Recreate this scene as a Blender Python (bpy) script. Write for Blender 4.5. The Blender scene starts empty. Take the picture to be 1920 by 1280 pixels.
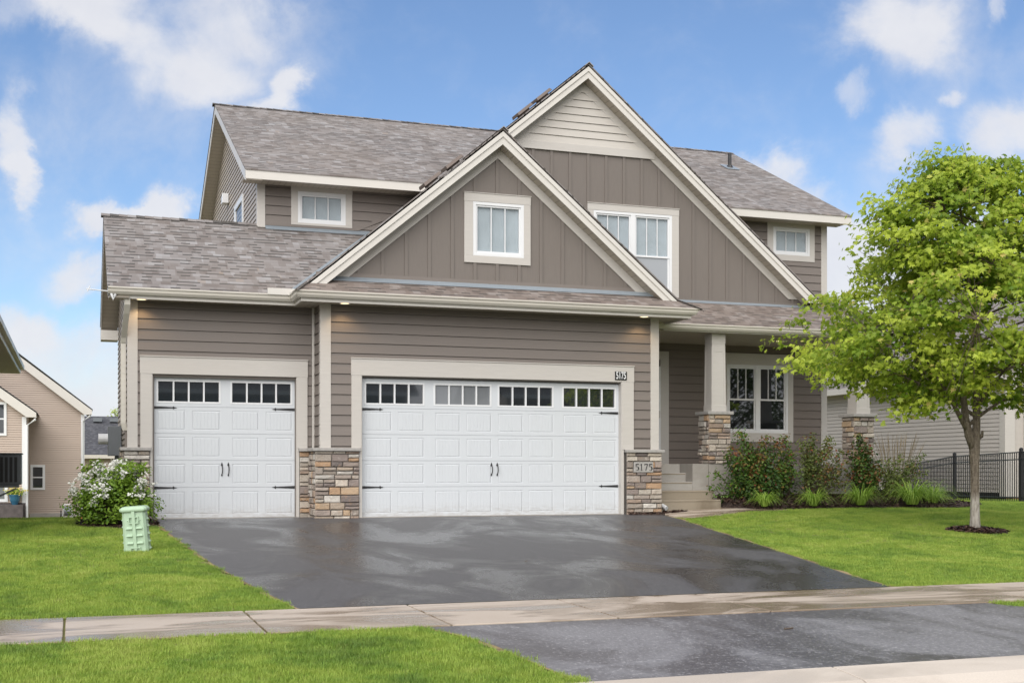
import bpy, bmesh, math, random
import numpy as np
from mathutils import Vector
R=math.radians
random.seed(7); rng=np.random.default_rng(11)
C=bpy.context.scene.collection
SC=bpy.context.scene
# ------------------------------------------------------------------ camera, sky, sun
TH=R(19.395); fc,fs=math.cos(TH),math.sin(TH)
cam=bpy.data.cameras.new('camera'); camo=bpy.data.objects.new('camera',cam); C.objects.link(camo)
camo.location=(0,0,0.84); camo.rotation_euler=(R(90),0,-TH)
cam.sensor_width=36; cam.lens=2337.7/1920*36; cam.shift_y=240/1920; cam.clip_end=900
SC.camera=camo
SC.view_settings.view_transform='Standard'; SC.view_settings.look='None'
SC.view_settings.exposure=0.42; SC.view_settings.gamma=1
SUN_EL,SUN_AZ=R(38),R(212)      # compass bearing, clockwise from +Y
W=bpy.data.worlds.new('World'); SC.world=W; W.use_nodes=True
def build_world():
    nt=W.node_tree; N=nt.nodes; L=nt.links; N.clear()
    def n(t,**k):
        o=N.new(t)
        for a,b in k.items(): setattr(o,a,b)
        return o
    out=n('ShaderNodeOutputWorld'); bg=n('ShaderNodeBackground'); bg.inputs[1].default_value=0.1
    L.new(bg.outputs[0],out.inputs[0])
    sky=n('ShaderNodeTexSky',sky_type='NISHITA',sun_disc=False,sun_elevation=SUN_EL,sun_rotation=SUN_AZ,altitude=200,air_density=1.0,dust_density=0.6,ozone_density=2.0)
    tc=n('ShaderNodeTexCoord')
    def dot(v,c):
        d=n('ShaderNodeVectorMath',operation='DOT_PRODUCT'); L.new(v,d.inputs[0]); d.inputs[1].default_value=c; return d.outputs['Value']
    def mth(op,a,b=None,clamp=False):
        m=n('ShaderNodeMath',operation=op,use_clamp=clamp)
        for i,x in enumerate((a,b)):
            if x is None: continue
            if isinstance(x,(int,float)): m.inputs[i].default_value=x
            else: L.new(x,m.inputs[i])
        return m.outputs[0]
    D=tc.outputs['Generated']
    rx=dot(D,(fc,-fs,0)); fz=dot(D,(0,0,1)); fw=mth('MAXIMUM',mth('ABSOLUTE',dot(D,(fs,fc,0))),0.12)
    a=mth('DIVIDE',rx,fw); b=mth('DIVIDE',fz,fw)
    cb=n('ShaderNodeCombineXYZ'); L.new(a,cb.inputs[0]); L.new(b,cb.inputs[1])
    def noise(vec,scale,det,rough,dist=0,col=False,sc=(1,1,1)):
        mp=n('ShaderNodeMapping'); mp.inputs['Scale'].default_value=sc; L.new(vec,mp.inputs[0])
        t=n('ShaderNodeTexNoise'); t.inputs['Scale'].default_value=scale; t.inputs['Detail'].default_value=det
        t.inputs['Roughness'].default_value=rough; t.inputs['Distortion'].default_value=dist; L.new(mp.outputs[0],t.inputs[0])
        return t.outputs['Color' if col else 'Fac']
    wn=noise(cb.outputs[0],9,7,0.62,0.2,True)
    sub=n('ShaderNodeVectorMath',operation='SUBTRACT'); L.new(wn,sub.inputs[0]); sub.inputs[1].default_value=(.5,.5,.5)
    scl=n('ShaderNodeVectorMath',operation='SCALE'); L.new(sub.outputs[0],scl.inputs[0]); scl.inputs[3].default_value=0.115
    add=n('ShaderNodeVectorMath',operation='ADD'); L.new(cb.outputs[0],add.inputs[0]); L.new(scl.outputs[0],add.inputs[1])
    P=add.outputs[0]
    # cloud banks: azimuth tangent, elevation tangent, half sizes, strength
    blobs=[(-.334,.372,.050,.048,1.0),(-.228,.378,.060,.045,.75),(-.385,.372,.05,.03,.6),(-.255,.322,.045,.026,.55),(-.30,.345,.06,.02,.35),
     (-.176,.314,.020,.022,.9),(-.192,.292,.030,.012,.8),(-.405,.262,.017,.042,.85),(-.395,.235,.012,.03,.7),(-.330,.210,.024,.016,1.0),(-.268,.212,.024,.024,1.1),
     (-.300,.198,.05,.014,.95),(-.337,.158,.030,.022,.95),(-.400,.120,.045,.022,1.0),(-.350,.092,.075,.032,.8),(-.33,.05,.09,.03,.75),
     (.305,.365,.060,.045,1.05),(.268,.296,.020,.018,.6),(.318,.258,.032,.026,.85),(.402,.262,.04,.032,1.0),(.200,.238,.036,.028,.95),(.235,.205,.03,.02,.6),
     (.285,.162,.050,.042,1.35),(.30,.12,.06,.03,1.1),(.252,.222,.02,.012,.3),(.40,.37,.012,.015,.5),(.355,.294,.012,.01,.5),(.38,.16,.08,.05,.8),(-.30,.30,.12,.06,.38),(-.2,.34,.10,.05,.38),(.30,.2,.15,.08,.28),(.36,.33,.09,.07,.32),(-.38,.20,.07,.07,.3),(.22,.17,.08,.03,.5),
     (.0,.9,.7,.3,.6),(-1.3,.35,.6,.2,.9),(1.4,.3,.6,.2,.9),(0,.02,2.5,.045,.55)]
    tot=None
    for (bx,by,sx,sy,st) in blobs:
        s=n('ShaderNodeVectorMath',operation='SUBTRACT'); L.new(P,s.inputs[0]); s.inputs[1].default_value=(bx,by,0)
        m=n('ShaderNodeVectorMath',operation='MULTIPLY'); L.new(s.outputs[0],m.inputs[0]); m.inputs[1].default_value=(1/sx,1/sy,1)
        l=n('ShaderNodeVectorMath',operation='LENGTH'); L.new(m.outputs[0],l.inputs[0])
        g=n('ShaderNodeMapRange',interpolation_type='SMOOTHERSTEP'); L.new(l.outputs['Value'],g.inputs[0])
        g.inputs[1].default_value=1.45; g.inputs[2].default_value=0.1; g.inputs[3].default_value=0; g.inputs[4].default_value=st
        tot=g.outputs[0] if tot is None else mth('ADD',tot,g.outputs[0])
    f1=noise(cb.outputs[0],16,8,0.6,0.3); f2=noise(D,3.2,6,.6)
    dn=mth('ADD',tot,mth('MULTIPLY',mth('SUBTRACT',f1,.5),1.1))
    back=mth('MULTIPLY',mth('SUBTRACT',f2,.5),.5)
    dn=mth('ADD',dn,back)
    # overcast cover added to the unseen sky, behind and overhead, for soft neutral light
    ov=n('ShaderNodeMapRange',interpolation_type='SMOOTHSTEP'); L.new(dot(D,(fs,fc,-.55)),ov.inputs[0]); ov.inputs[1].default_value=.50; ov.inputs[2].default_value=-.05; ov.inputs[3].default_value=0; ov.inputs[4].default_value=1.3
    dn=mth('ADD',dn,ov.outputs[0])
    mr=n('ShaderNodeMapRange',interpolation_type='SMOOTHSTEP'); L.new(dn,mr.inputs[0]); mr.inputs[1].default_value=-.08; mr.inputs[2].default_value=1.25
    ccol=n('ShaderNodeMix',data_type='RGBA'); L.new(noise(cb.outputs[0],22,5,.6),ccol.inputs[0])
    ccol.inputs[6].default_value=(5.5,5.6,6.1,1); ccol.inputs[7].default_value=(6.7,6.7,6.85,1)
    tint=n('ShaderNodeMix',data_type='RGBA',blend_type='MULTIPLY'); tint.inputs[0].default_value=1; L.new(sky.outputs[0],tint.inputs[6]); tint.inputs[7].default_value=(.90,.97,1.08,1)
    mx=n('ShaderNodeMix',data_type='RGBA'); L.new(mth('MULTIPLY',mr.outputs[0],.93),mx.inputs[0]); L.new(tint.outputs[2],mx.inputs[6]); L.new(ccol.outputs[2],mx.inputs[7])
    L.new(mx.outputs[2],bg.inputs[0])
build_world()
sl=bpy.data.lights.new('sun','SUN'); sl.energy=3.3; sl.angle=R(75); sl.color=(1,.965,.92)
slo=bpy.data.objects.new('sun',sl); C.objects.link(slo)
sd=Vector((math.sin(SUN_AZ)*math.cos(SUN_EL),math.cos(SUN_AZ)*math.cos(SUN_EL),math.sin(SUN_EL)))
slo.rotation_euler=sd.to_track_quat('Z','Y').to_euler(); slo.location=(0,-10,30)

# ------------------------------------------------------------------ materials
def srgb(r,g,b):
    f=lambda c:((c/255+.055)/1.055)**2.4 if c/255>.04045 else c/255/12.92
    return (f(r),f(g),f(b),1)
class MT:
    def __init__(s,name):
        s.m=bpy.data.materials.new(name); s.m.use_nodes=True; s.nt=s.m.node_tree; s.N=s.nt.nodes; s.L=s.nt.links
        s.b=s.N['Principled BSDF']; s.out=s.N['Material Output']
    def n(s,t,**k):
        o=s.N.new(t)
        for a,b in k.items(): setattr(o,a,b)
        return o
    def set(s,i,v):
        if hasattr(v,'default_value') or isinstance(v,bpy.types.NodeSocket): s.L.new(v,s.b.inputs[i])
        else: s.b.inputs[i].default_value=v
    def co(s,kind='Object',sc=(1,1,1),rot=(0,0,0)):
        t=s.n('ShaderNodeTexCoord'); mp=s.n('ShaderNodeMapping'); mp.inputs['Scale'].default_value=sc; mp.inputs['Rotation'].default_value=rot
        s.L.new(t.outputs[kind],mp.inputs[0]); return mp.outputs[0]
    def pos(s,sc=(1,1,1)):
        g=s.n('ShaderNodeNewGeometry'); mp=s.n('ShaderNodeMapping'); mp.inputs['Scale'].default_value=sc
        s.L.new(g.outputs['Position'],mp.inputs[0]); return mp.outputs[0]
    def noise(s,v,scale,det=4,rough=.55,dist=0):
        t=s.n('ShaderNodeTexNoise'); t.inputs['Scale'].default_value=scale; t.inputs['Detail'].default_value=det; t.inputs['Roughness'].default_value=rough; t.inputs['Distortion'].default_value=dist
        s.L.new(v,t.inputs[0]); return t.outputs['Fac']
    def ramp(s,f,stops,interp='LINEAR'):
        r=s.n('ShaderNodeValToRGB'); e=r.color_ramp; e.interpolation=interp
        while len(e.elements)<len(stops): e.elements.new(.5)
        for i,(p,c) in enumerate(stops):
            e.elements[i].position=p; e.elements[i].color=c if isinstance(c,tuple) else (c,c,c,1)
        s.L.new(f,r.inputs[0]); return r.outputs[0]
    def mr(s,f,a,b,c,d,smooth=False):
        m=s.n('ShaderNodeMapRange'); 
        if smooth: m.interpolation_type='SMOOTHSTEP'
        s.L.new(f,m.inputs[0])
        for i,x in enumerate((a,b,c,d)): m.inputs[i+1].default_value=x
        return m.outputs[0]
    def mix(s,f,a,b,mode='MIX'):
        m=s.n('ShaderNodeMix',data_type='RGBA',blend_type=mode)
        for i,x in ((0,f),(6,a),(7,b)):
            if isinstance(x,bpy.types.NodeSocket): s.L.new(x,m.inputs[i])
            else: m.inputs[i].default_value=x
        return m.outputs[2]
    def math(s,op,a,b=0,clamp=False):
        m=s.n('ShaderNodeMath',operation=op,use_clamp=clamp)
        for i,x in enumerate((a,b)):
            if isinstance(x,bpy.types.NodeSocket): s.L.new(x,m.inputs[i])
            else: m.inputs[i].default_value=x
        return m.outputs[0]
    def bump(s,hgt,st=.3,d=.01):
        b=s.n('ShaderNodeBump'); b.inputs['Strength'].default_value=st; b.inputs['Distance'].default_value=d
        s.L.new(hgt,b.inputs['Height']); s.L.new(b.outputs[0],s.b.inputs['Normal'])
def painted(name,c,rough=.55,var=.10,grain=(6,6,60),dirt=.25,bst=.15,board=0):
    m=MT(name); p=m.pos(grain); f=m.noise(p,1,5,.6); g=m.noise(m.pos(),.9,4,.6)
    c2=tuple(x*(1-var) for x in c[:3])+(1,); c3=tuple(x*(1-var*.8)*k for x,k in zip(c[:3],(1,.97,.93)))+(1,)
    col=m.mix(m.mr(f,.3,.7,0,1),c2,c); col=m.mix(m.mr(g,.45,.75,0,dirt),col,c3)
    if board:
        sp=m.n('ShaderNodeSeparateXYZ'); m.L.new(m.pos(),sp.inputs[0]); row=m.math('FLOOR',m.math('DIVIDE',sp.outputs[2],board)); w1=m.n('ShaderNodeTexWhiteNoise',noise_dimensions='1D'); m.L.new(row,w1.inputs['W'])
        cx=m.math('FLOOR',m.math('ADD',m.math('DIVIDE',sp.outputs[0],3.66),m.math('MULTIPLY',w1.outputs[0],9.0))); cv=m.n('ShaderNodeCombineXYZ'); m.L.new(cx,cv.inputs[0]); m.L.new(row,cv.inputs[1]); w2=m.n('ShaderNodeTexWhiteNoise',noise_dimensions='2D'); m.L.new(cv.outputs[0],w2.inputs['Vector'])
        col=m.mix(m.mr(w2.outputs['Value'],0,1,0,.75),col,tuple(x*.86 for x in c[:3])+(1,))
    if name=='garage_door_paint':
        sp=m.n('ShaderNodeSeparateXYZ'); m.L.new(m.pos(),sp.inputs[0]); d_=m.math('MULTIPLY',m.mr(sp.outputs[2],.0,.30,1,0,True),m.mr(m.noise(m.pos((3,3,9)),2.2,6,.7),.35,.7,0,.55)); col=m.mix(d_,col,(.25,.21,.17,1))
    m.set('Base Color',col); m.set('Roughness',m.mr(f,.3,.7,rough-.07,rough+.08)); m.bump(f,bst,.004); return m.m
def plain(name,c,rough=.5,metal=0,var=.12,scale=30,bst=.1):
    m=MT(name); f=m.noise(m.pos(),scale,4,.6); 
    m.set('Base Color',m.mix(m.mr(f,.3,.7,0,1),tuple(x*(1-var) for x in c[:3])+(1,),c)); m.set('Roughness',rough); m.set('Metallic',metal)
    m.bump(f,bst,.003); return m.m
M={}
M['siding']=painted('siding_paint',(.188,.162,.145,1),.6,.18,(3,3,45),.4,.25,.179)
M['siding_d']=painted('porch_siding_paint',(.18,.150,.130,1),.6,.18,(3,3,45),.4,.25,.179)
M['batten']=painted('batten_paint',(.163,.141,.125,1),.6,.12,(40,40,3),.3)
M['vinyl']=painted('vinyl_siding',(.42,.37,.32,1),.45,.08,(2,2,20),.2,.05)
M['trim']=painted('cream_trim_paint',(.485,.460,.428,1),.5,.07,(4,4,50),.25,.1)
M['cream']=painted('cream_siding_paint',(.50,.47,.43,1),.5,.08,(3,3,45),.3)
M['fascia']=painted('fascia_metal',(.59,.565,.525,1),.38,.06,(1.5,1.5,4),.25,.04)
M['gutter']=painted('gutter_metal',(.56,.53,.47,1),.32,.08,(1.2,1.2,6),.35,.04)
M['white']=painted('white_vinyl',(.68,.69,.70,1),.35,.03,(3,3,3),.1,.03)
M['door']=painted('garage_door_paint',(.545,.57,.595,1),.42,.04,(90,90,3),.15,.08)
M['black']=plain('black_iron',(.018,.018,.02,1),.42)
M['flash']=plain('flashing_metal',(.30,.345,.385,1),.35,.3,.1,6)
M['grey']=plain('grey_metal',(.16,.175,.19,1),.45,.2,.1,5)
M['dark']=plain('dark_interior',(.02,.02,.022,1),.8)
def soffit(axis):
    m=MT('soffit_panel_'+axis); p=m.pos(); s=m.n('ShaderNodeSeparateXYZ'); m.L.new(p,s.inputs[0])
    w=m.n('ShaderNodeMath',operation='PINGPONG'); m.L.new(s.outputs[axis],w.inputs[0]); w.inputs[1].default_value=.055
    l=m.mr(w.outputs[0],0,.006,0,1)
    m.set('Base Color',m.mix(l,(.16,.14,.115,1),(.42,.375,.31,1))); m.set('Roughness',.5); m.bump(l,.5,.006); return m.m
M['soffx']=soffit('X'); M['soffy']=soffit('Y')
def shingles(name,dark=False,brown=False):
    m=MT(name); uv=m.n('ShaderNodeTexCoord').outputs['UV']; s=m.n('ShaderNodeSeparateXYZ'); m.L.new(uv,s.inputs[0])
    v=m.math('DIVIDE',s.outputs[1],.142); row=m.math('FLOOR',v); fv=m.math('FRACT',v)
    wn=m.n('ShaderNodeTexWhiteNoise',noise_dimensions='1D'); m.L.new(row,wn.inputs['W'])
    def lay(width,seed):
        u=m.math('ADD',m.math('DIVIDE',s.outputs[0],width),m.math('MULTIPLY',wn.outputs[0],37.3+seed))
        cu=m.math('FLOOR',u); fu=m.math('FRACT',u)
        cb=m.n('ShaderNodeCombineXYZ'); m.L.new(cu,cb.inputs[0]); m.L.new(row,cb.inputs[1]); cb.inputs[2].default_value=seed
        w2=m.n('ShaderNodeTexWhiteNoise',noise_dimensions='3D'); m.L.new(cb.outputs[0],w2.inputs['Vector']); return w2.outputs['Value'],w2.outputs['Color'],fu
    a,ac,fu=lay(.135,1.0); b,bc,fu2=lay(.27,5.0); c,cc,fu3=lay(.16,9.0)
    mixv=m.math('ADD',m.math('MULTIPLY',a,.5),m.math('MULTIPLY',b,.5))
    if dark: st=[(0,(.045,.047,.056,1)),(.5,(.07,.072,.084,1)),(1,(.12,.12,.13,1))]
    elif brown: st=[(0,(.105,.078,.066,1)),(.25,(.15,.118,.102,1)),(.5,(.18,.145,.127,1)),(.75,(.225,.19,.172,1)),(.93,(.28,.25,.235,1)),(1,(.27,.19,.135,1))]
    else: st=[(0,(.12,.10,.091,1)),(.25,(.165,.145,.137,1)),(.5,(.20,.182,.175,1)),(.75,(.238,.222,.219,1)),(.93,(.30,.292,.295,1)),(1,(.235,.18,.14,1))]
    col=m.ramp(mixv,st)
    tab=m.mr(c,.46,.50,0,1)                    # raised laminated tabs
    edge=m.math('MULTIPLY',m.mr(fv,.20,.42,1,0,True),m.mr(c,.50,.54,.10,1))
    col=m.mix(m.math('MULTIPLY',edge,.96),col,(.028,.028,.026,1) if not dark else (.015,.015,.018,1))
    gr=m.noise(m.pos(),150,3,.8); col=m.mix(m.mr(gr,.3,.7,0,.22),col,(.10,.09,.085,1) if not dark else (.03,.03,.035,1))
    big=m.noise(m.pos((1,1,.5)),.5,4,.6); col=m.mix(m.mr(big,.4,.75,0,.25),col,(.25,.20,.16,1) if not dark else col)
    m.set('Base Color',col); m.set('Roughness',.78)
    hgt=m.math('ADD',m.math('ADD',m.math('MULTIPLY',m.math('SUBTRACT',1,fv),.7),m.math('MULTIPLY',tab,.5)),m.math('MULTIPLY',gr,.25))
    m.bump(hgt,.7,.008); return m.m
M['roof']=shingles('asphalt_shingles'); M['roof_dark']=shingles('dark_shingles',True); M['roof_grazing']=shingles('grazing_shingles',False,True)  # low roofs: same shingles, browner to paint in their grazing-angle look
def stone_mat():
    m=MT('ledge_stone'); at=m.n('ShaderNodeAttribute',attribute_name='tone'); n1=m.noise(m.pos((1,1,1.6)),22,6,.65,.4); n2=m.noise(m.pos(),9,3,.6,.8)
    col=m.mix(m.mr(n1,.35,.7,0,.45),at.outputs['Color'],(.19,.155,.13,1))
    col=m.mix(m.mr(n2,.58,.75,0,.35),col,(.44,.26,.14,1)); col=m.mix(m.mr(n2,.28,.40,.45,0),col,(.52,.48,.43,1))
    m.set('Base Color',col); m.set('Roughness',.8); m.bump(n1,.8,.02); return m.m
M['stone']=stone_mat(); M['mortar']=plain('mortar',(.12,.11,.10,1),.9,0,.2,60)
M['cap']=plain('stone_cap',(.36,.345,.325,1),.7,0,.25,18,.6)
def conc(name,a,b,rough=(.25,.6),wet=.5):
    m=MT(name); n1=m.noise(m.pos(),1.3,5,.62,.5); n2=m.noise(m.pos(),90,3,.7); n3=m.noise(m.pos((.55,1.7,1)),.9,5,.62,.8)
    col=m.mix(n1,a,b); col=m.mix(m.mr(n3,.43,.56,0,wet,True),col,tuple(x*k_ for x,k_ in zip(a[:3],(.46,.40,.33)))+(1,))
    col=m.mix(m.mr(n2,.35,.7,0,.22),col,tuple(x*.55 for x in a[:3])+(1,))
    m.set('Base Color',col); m.set('Roughness',m.mr(n3,.45,.60,rough[1],rough[0],True)); m.bump(n2,.25,.004); return m.m
M['conc']=conc('wet_concrete_walk',(.42,.35,.285,1),(.51,.44,.375,1),(.12,.5),.85)
M['curb']=conc('curb_concrete',(.50,.44,.38,1),(.58,.52,.45,1),(.4,.7),.2)
M['found']=conc('poured_concrete',(.33,.31,.285,1),(.43,.405,.37,1),(.4,.75),.35)
M['steps']=conc('step_concrete',(.25,.205,.15,1),(.33,.285,.22,1),(.3,.6),.5)
def asphalt(name,k=1.0,wetk=1.0):
    m=MT(name); n1=m.noise(m.pos((1,.55,1)),.75,6,.62,.7); n2=m.noise(m.pos((1,.6,1)),38,3,.85); n3=m.noise(m.pos((.35,1.4,1)),.9,5,.6,1.2); n4=m.noise(m.pos(),120,2,.8)
    c=lambda *v:tuple(x*k for x in v)+(1,)
    wet=m.mr(n1,.40,.60,0,1,True); col=m.mix(wet,c(.080,.078,.082),c(.030,.027,.029))
    res=m.mr(n3,.60,.80,0,.30,True); col=m.mix(res,col,c(.19,.19,.205))
    col=m.mix(m.mr(n2,.55,.68,0,.5),col,c(.24,.235,.24)); col=m.mix(m.mr(n2,.34,.46,.55,0),col,c(.03,.03,.032)); col=m.mix(m.mr(n4,.3,.7,0,.25),col,c(.04,.04,.042))
    m.set('Base Color',col)
    r=m.math('SUBTRACT',.50,m.math('MULTIPLY',wet,.26*wetk)); r=m.math('ADD',r,m.math('MULTIPLY',m.math('SUBTRACT',n2,.5),.2)); r=m.math('ADD',r,m.math('MULTIPLY',res,.12)); m.set('Roughness',r)
    m.set('Specular IOR Level',.45)
    m.bump(m.math('ADD',n2,m.math('MULTIPLY',n4,.5)),.35,.004); return m.m
M['asphalt']=asphalt('wet_asphalt'); M['apron']=asphalt('apron_asphalt',2.5,.6); M['street']=asphalt('street_asphalt',1.3)
def soilgrass():
    m=MT('lawn_base'); n1=m.noise(m.pos(),1.1,4,.6); n2=m.noise(m.pos(),45,4,.7)
    col=m.mix(n1,(.14,.16,.04,1),(.20,.20,.06,1)); col=m.mix(m.mr(n2,.35,.65,0,.6),col,(.16,.13,.06,1)); m.set('Base Color',col); m.set('Roughness',.9); m.bump(n2,.6,.03); return m.m
M['lawn']=soilgrass()
def grass_mat():
    m=MT('grass_blades'); oi=m.n('ShaderNodeObjectInfo'); p=m.pos((1,1,0))
    n1=m.noise(p,.85,5,.65,.8); n2=m.noise(m.pos((1,1.6,0)),4.2,4,.7)
    s=m.math('ADD',m.math('MULTIPLY',n1,.6),m.math('MULTIPLY',n2,.4))
    col=m.ramp(s,[(.38,(.09,.20,.03,1)),(.45,(.20,.35,.05,1)),(.53,(.33,.47,.07,1)),(.62,(.47,.56,.13,1))])
    at=m.n('ShaderNodeAttribute',attribute_name='shade'); col=m.mix(m.mr(oi.outputs['Random'],0,1,0,.35),col,(.46,.50,.12,1))
    col=m.mix(m.mr(at.outputs['Fac'],0,1,.35,0),col,(.10,.16,.02,1))
    col=m.mix(m.mr(at.outputs['Fac'],.93,1.0,0,.5),col,(.60,.55,.26,1))
    m.set('Base Color',col); m.set('Roughness',.5); m.set('Specular IOR Level',.3)
    tr=m.n('ShaderNodeBsdfTranslucent'); m.L.new(col,tr.inputs[0]); mx=m.n('ShaderNodeMixShader'); mx.inputs[0].default_value=.35
    m.L.new(m.b.outputs[0],mx.inputs[1]); m.L.new(tr.outputs[0],mx.inputs[2]); m.L.new(mx.outputs[0],m.out.inputs[0]); return m.m
M['grass']=grass_mat()
def leaf_mat(name,a,b,c=None,tl=.4,rough=.42):
    m=MT(name); at=m.n('ShaderNodeAttribute',attribute_name='tone'); st=[(0,a),(.85 if c else 1,b)]
    if c: st.append((1,c))
    col=m.ramp(at.outputs['Fac'],st); n=m.noise(m.pos(),25,2,.5); col=m.mix(m.mr(n,.3,.7,0,.25),col,tuple(x*.7 for x in a[:3])+(1,))
    m.set('Base Color',col); m.set('Roughness',rough); m.set('Specular IOR Level',.35)
    tr=m.n('ShaderNodeBsdfTranslucent'); m.L.new(col,tr.inputs[0]); mx=m.n('ShaderNodeMixShader'); mx.inputs[0].default_value=tl
    m.L.new(m.b.outputs[0],mx.inputs[1]); m.L.new(tr.outputs[0],mx.inputs[2]); m.L.new(mx.outputs[0],m.out.inputs[0]); return m.m
M['maple']=leaf_mat('maple_leaves',(.15,.27,.022,1),(.62,.72,.10,1),(.70,.56,.20,1),.55)
M['spirea']=leaf_mat('spirea_leaves',(.10,.20,.022,1),(.34,.50,.06,1))
M['petal']=leaf_mat('white_flowers',(.80,.80,.74,1),(.9,.9,.86,1),None,.3,.7)
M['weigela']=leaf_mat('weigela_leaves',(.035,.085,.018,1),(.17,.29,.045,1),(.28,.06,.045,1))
M['thin']=leaf_mat('olive_leaves',(.10,.14,.035,1),(.28,.33,.09,1),(.34,.09,.05,1))
M['lily']=leaf_mat('daylily_leaves',(.18,.33,.035,1),(.48,.64,.13,1))
M['tan']=leaf_mat('dry_grass',(.30,.23,.14,1),(.46,.37,.24,1))
M['far']=leaf_mat('distant_leaves',(.03,.06,.012,1),(.10,.17,.03,1))
M['yellow']=leaf_mat('yellow_flowers',(.6,.5,.08,1),(.75,.68,.2,1))
M['red']=leaf_mat('red_flowers',(.35,.03,.02,1),(.5,.06,.03,1))
def bark():
    m=MT('tree_bark'); p=m.pos((1,1,1)); n1=m.noise(m.pos((30,30,7)),1,5,.65); z=m.n('ShaderNodeSeparateXYZ'); m.L.new(p,z.inputs[0])
    n2=m.noise(m.pos((9,9,38)),1,4,.6,1.5); col=m.mix(m.mr(n1,.32,.66,0,1),(.085,.065,.048,1),(.235,.195,.15,1)); col=m.mix(m.mr(n2,.56,.66,0,.6),col,(.06,.045,.035,1))
    col=m.mix(m.math('MULTIPLY',m.mr(z.outputs[2],.30,.50,.75,0,True),m.mr(n1,.35,.6,.4,1)),col,(.46,.43,.385,1)); m.set('Base Color',col); m.set('Roughness',.85); m.bump(n1,1.0,.03); return m.m
M['bark']=bark(); M['twig']=plain('twigs',(.10,.075,.055,1),.85)
def mulch():
    m=MT('bark_mulch'); v=m.n('ShaderNodeTexVoronoi'); v.inputs['Scale'].default_value=28; m.L.new(m.pos((1,1.4,1)),v.inputs[0]); n=m.noise(m.pos(),60,4,.7)
    col=m.ramp(v.outputs['Color'],[(0,(.025,.014,.011,1)),(.6,(.075,.042,.032,1)),(1,(.17,.11,.085,1))]); m.set('Base Color',m.mix(n,col,(.03,.018,.014,1))); m.set('Roughness',.7); m.bump(v.outputs['Distance'],1,.05); return m.m
M['mulch']=mulch()
M['chip']=leaf_mat('mulch_chips',(.028,.015,.011,1),(.11,.06,.045,1),(.24,.16,.12,1),.0,.6)
def glass(name,c,rough,spec=.5,alpha=1.0):
    m=MT(name); n=m.noise(m.pos((1,1,1)),1.2,2,.5); m.set('Base Color',c); m.set('Roughness',rough); m.set('IOR',1.75); m.set('Specular IOR Level',spec); m.set('Coat Weight',1.0); m.set('Coat Roughness',.01); m.bump(n,.05,.01)
    if alpha<1: m.set('Alpha',alpha)
    return m.m
M['glass_dark']=glass('dark_glass',(.016,.019,.022,1),.04,.8)
M['glass_up']=glass('upper_glass',(.10,.12,.13,1),.03,.7,.22)
M['glass_porch']=glass('porch_glass',(.01,.012,.013,1),.02,.8)
M['glass_grey']=glass('sky_grey_glass',(.16,.17,.18,1),.1,.5)  # grey base colour paints in reflected sky on one double-door pane
M['blind']=plain('window_blind',(.70,.80,.86,1),.8,0,.15,3)
M['screen']=plain('insect_screen',(.34,.36,.385,1),.9,0,.08,80)
def emis(name,c,st):
    m=MT(name); m.set('Base Color',c); m.b.inputs['Emission Color'].default_value=c; m.b.inputs['Emission Strength'].default_value=st; return m.m
M['lamp']=emis('lit_lamp_lens',(1,.80,.48,1),1.6)
M['plastic']=plain('pale_green_plastic',(.37,.50,.355,1),.5,0,.1,14,.1)
M['pot']=plain('blue_glazed_pot',(.03,.12,.20,1),.25); M['orange']=plain('orange_plastic',(.6,.16,.04,1),.5)
M['beige']=painted('beige_vinyl',(.43,.345,.285,1),.5,.06,(2,2,10),.15,.03)
M['greyvin']=painted('pale_grey_vinyl',(.45,.415,.38,1),.5,.06,(2,2,10),.15,.03)
M['darkstone']=plain('dark_block',(.10,.085,.085,1),.85,0,.4,5,.6)
M['tanfound']=plain('tan_foundation',(.32,.17,.10,1),.85,0,.2,8)

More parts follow.
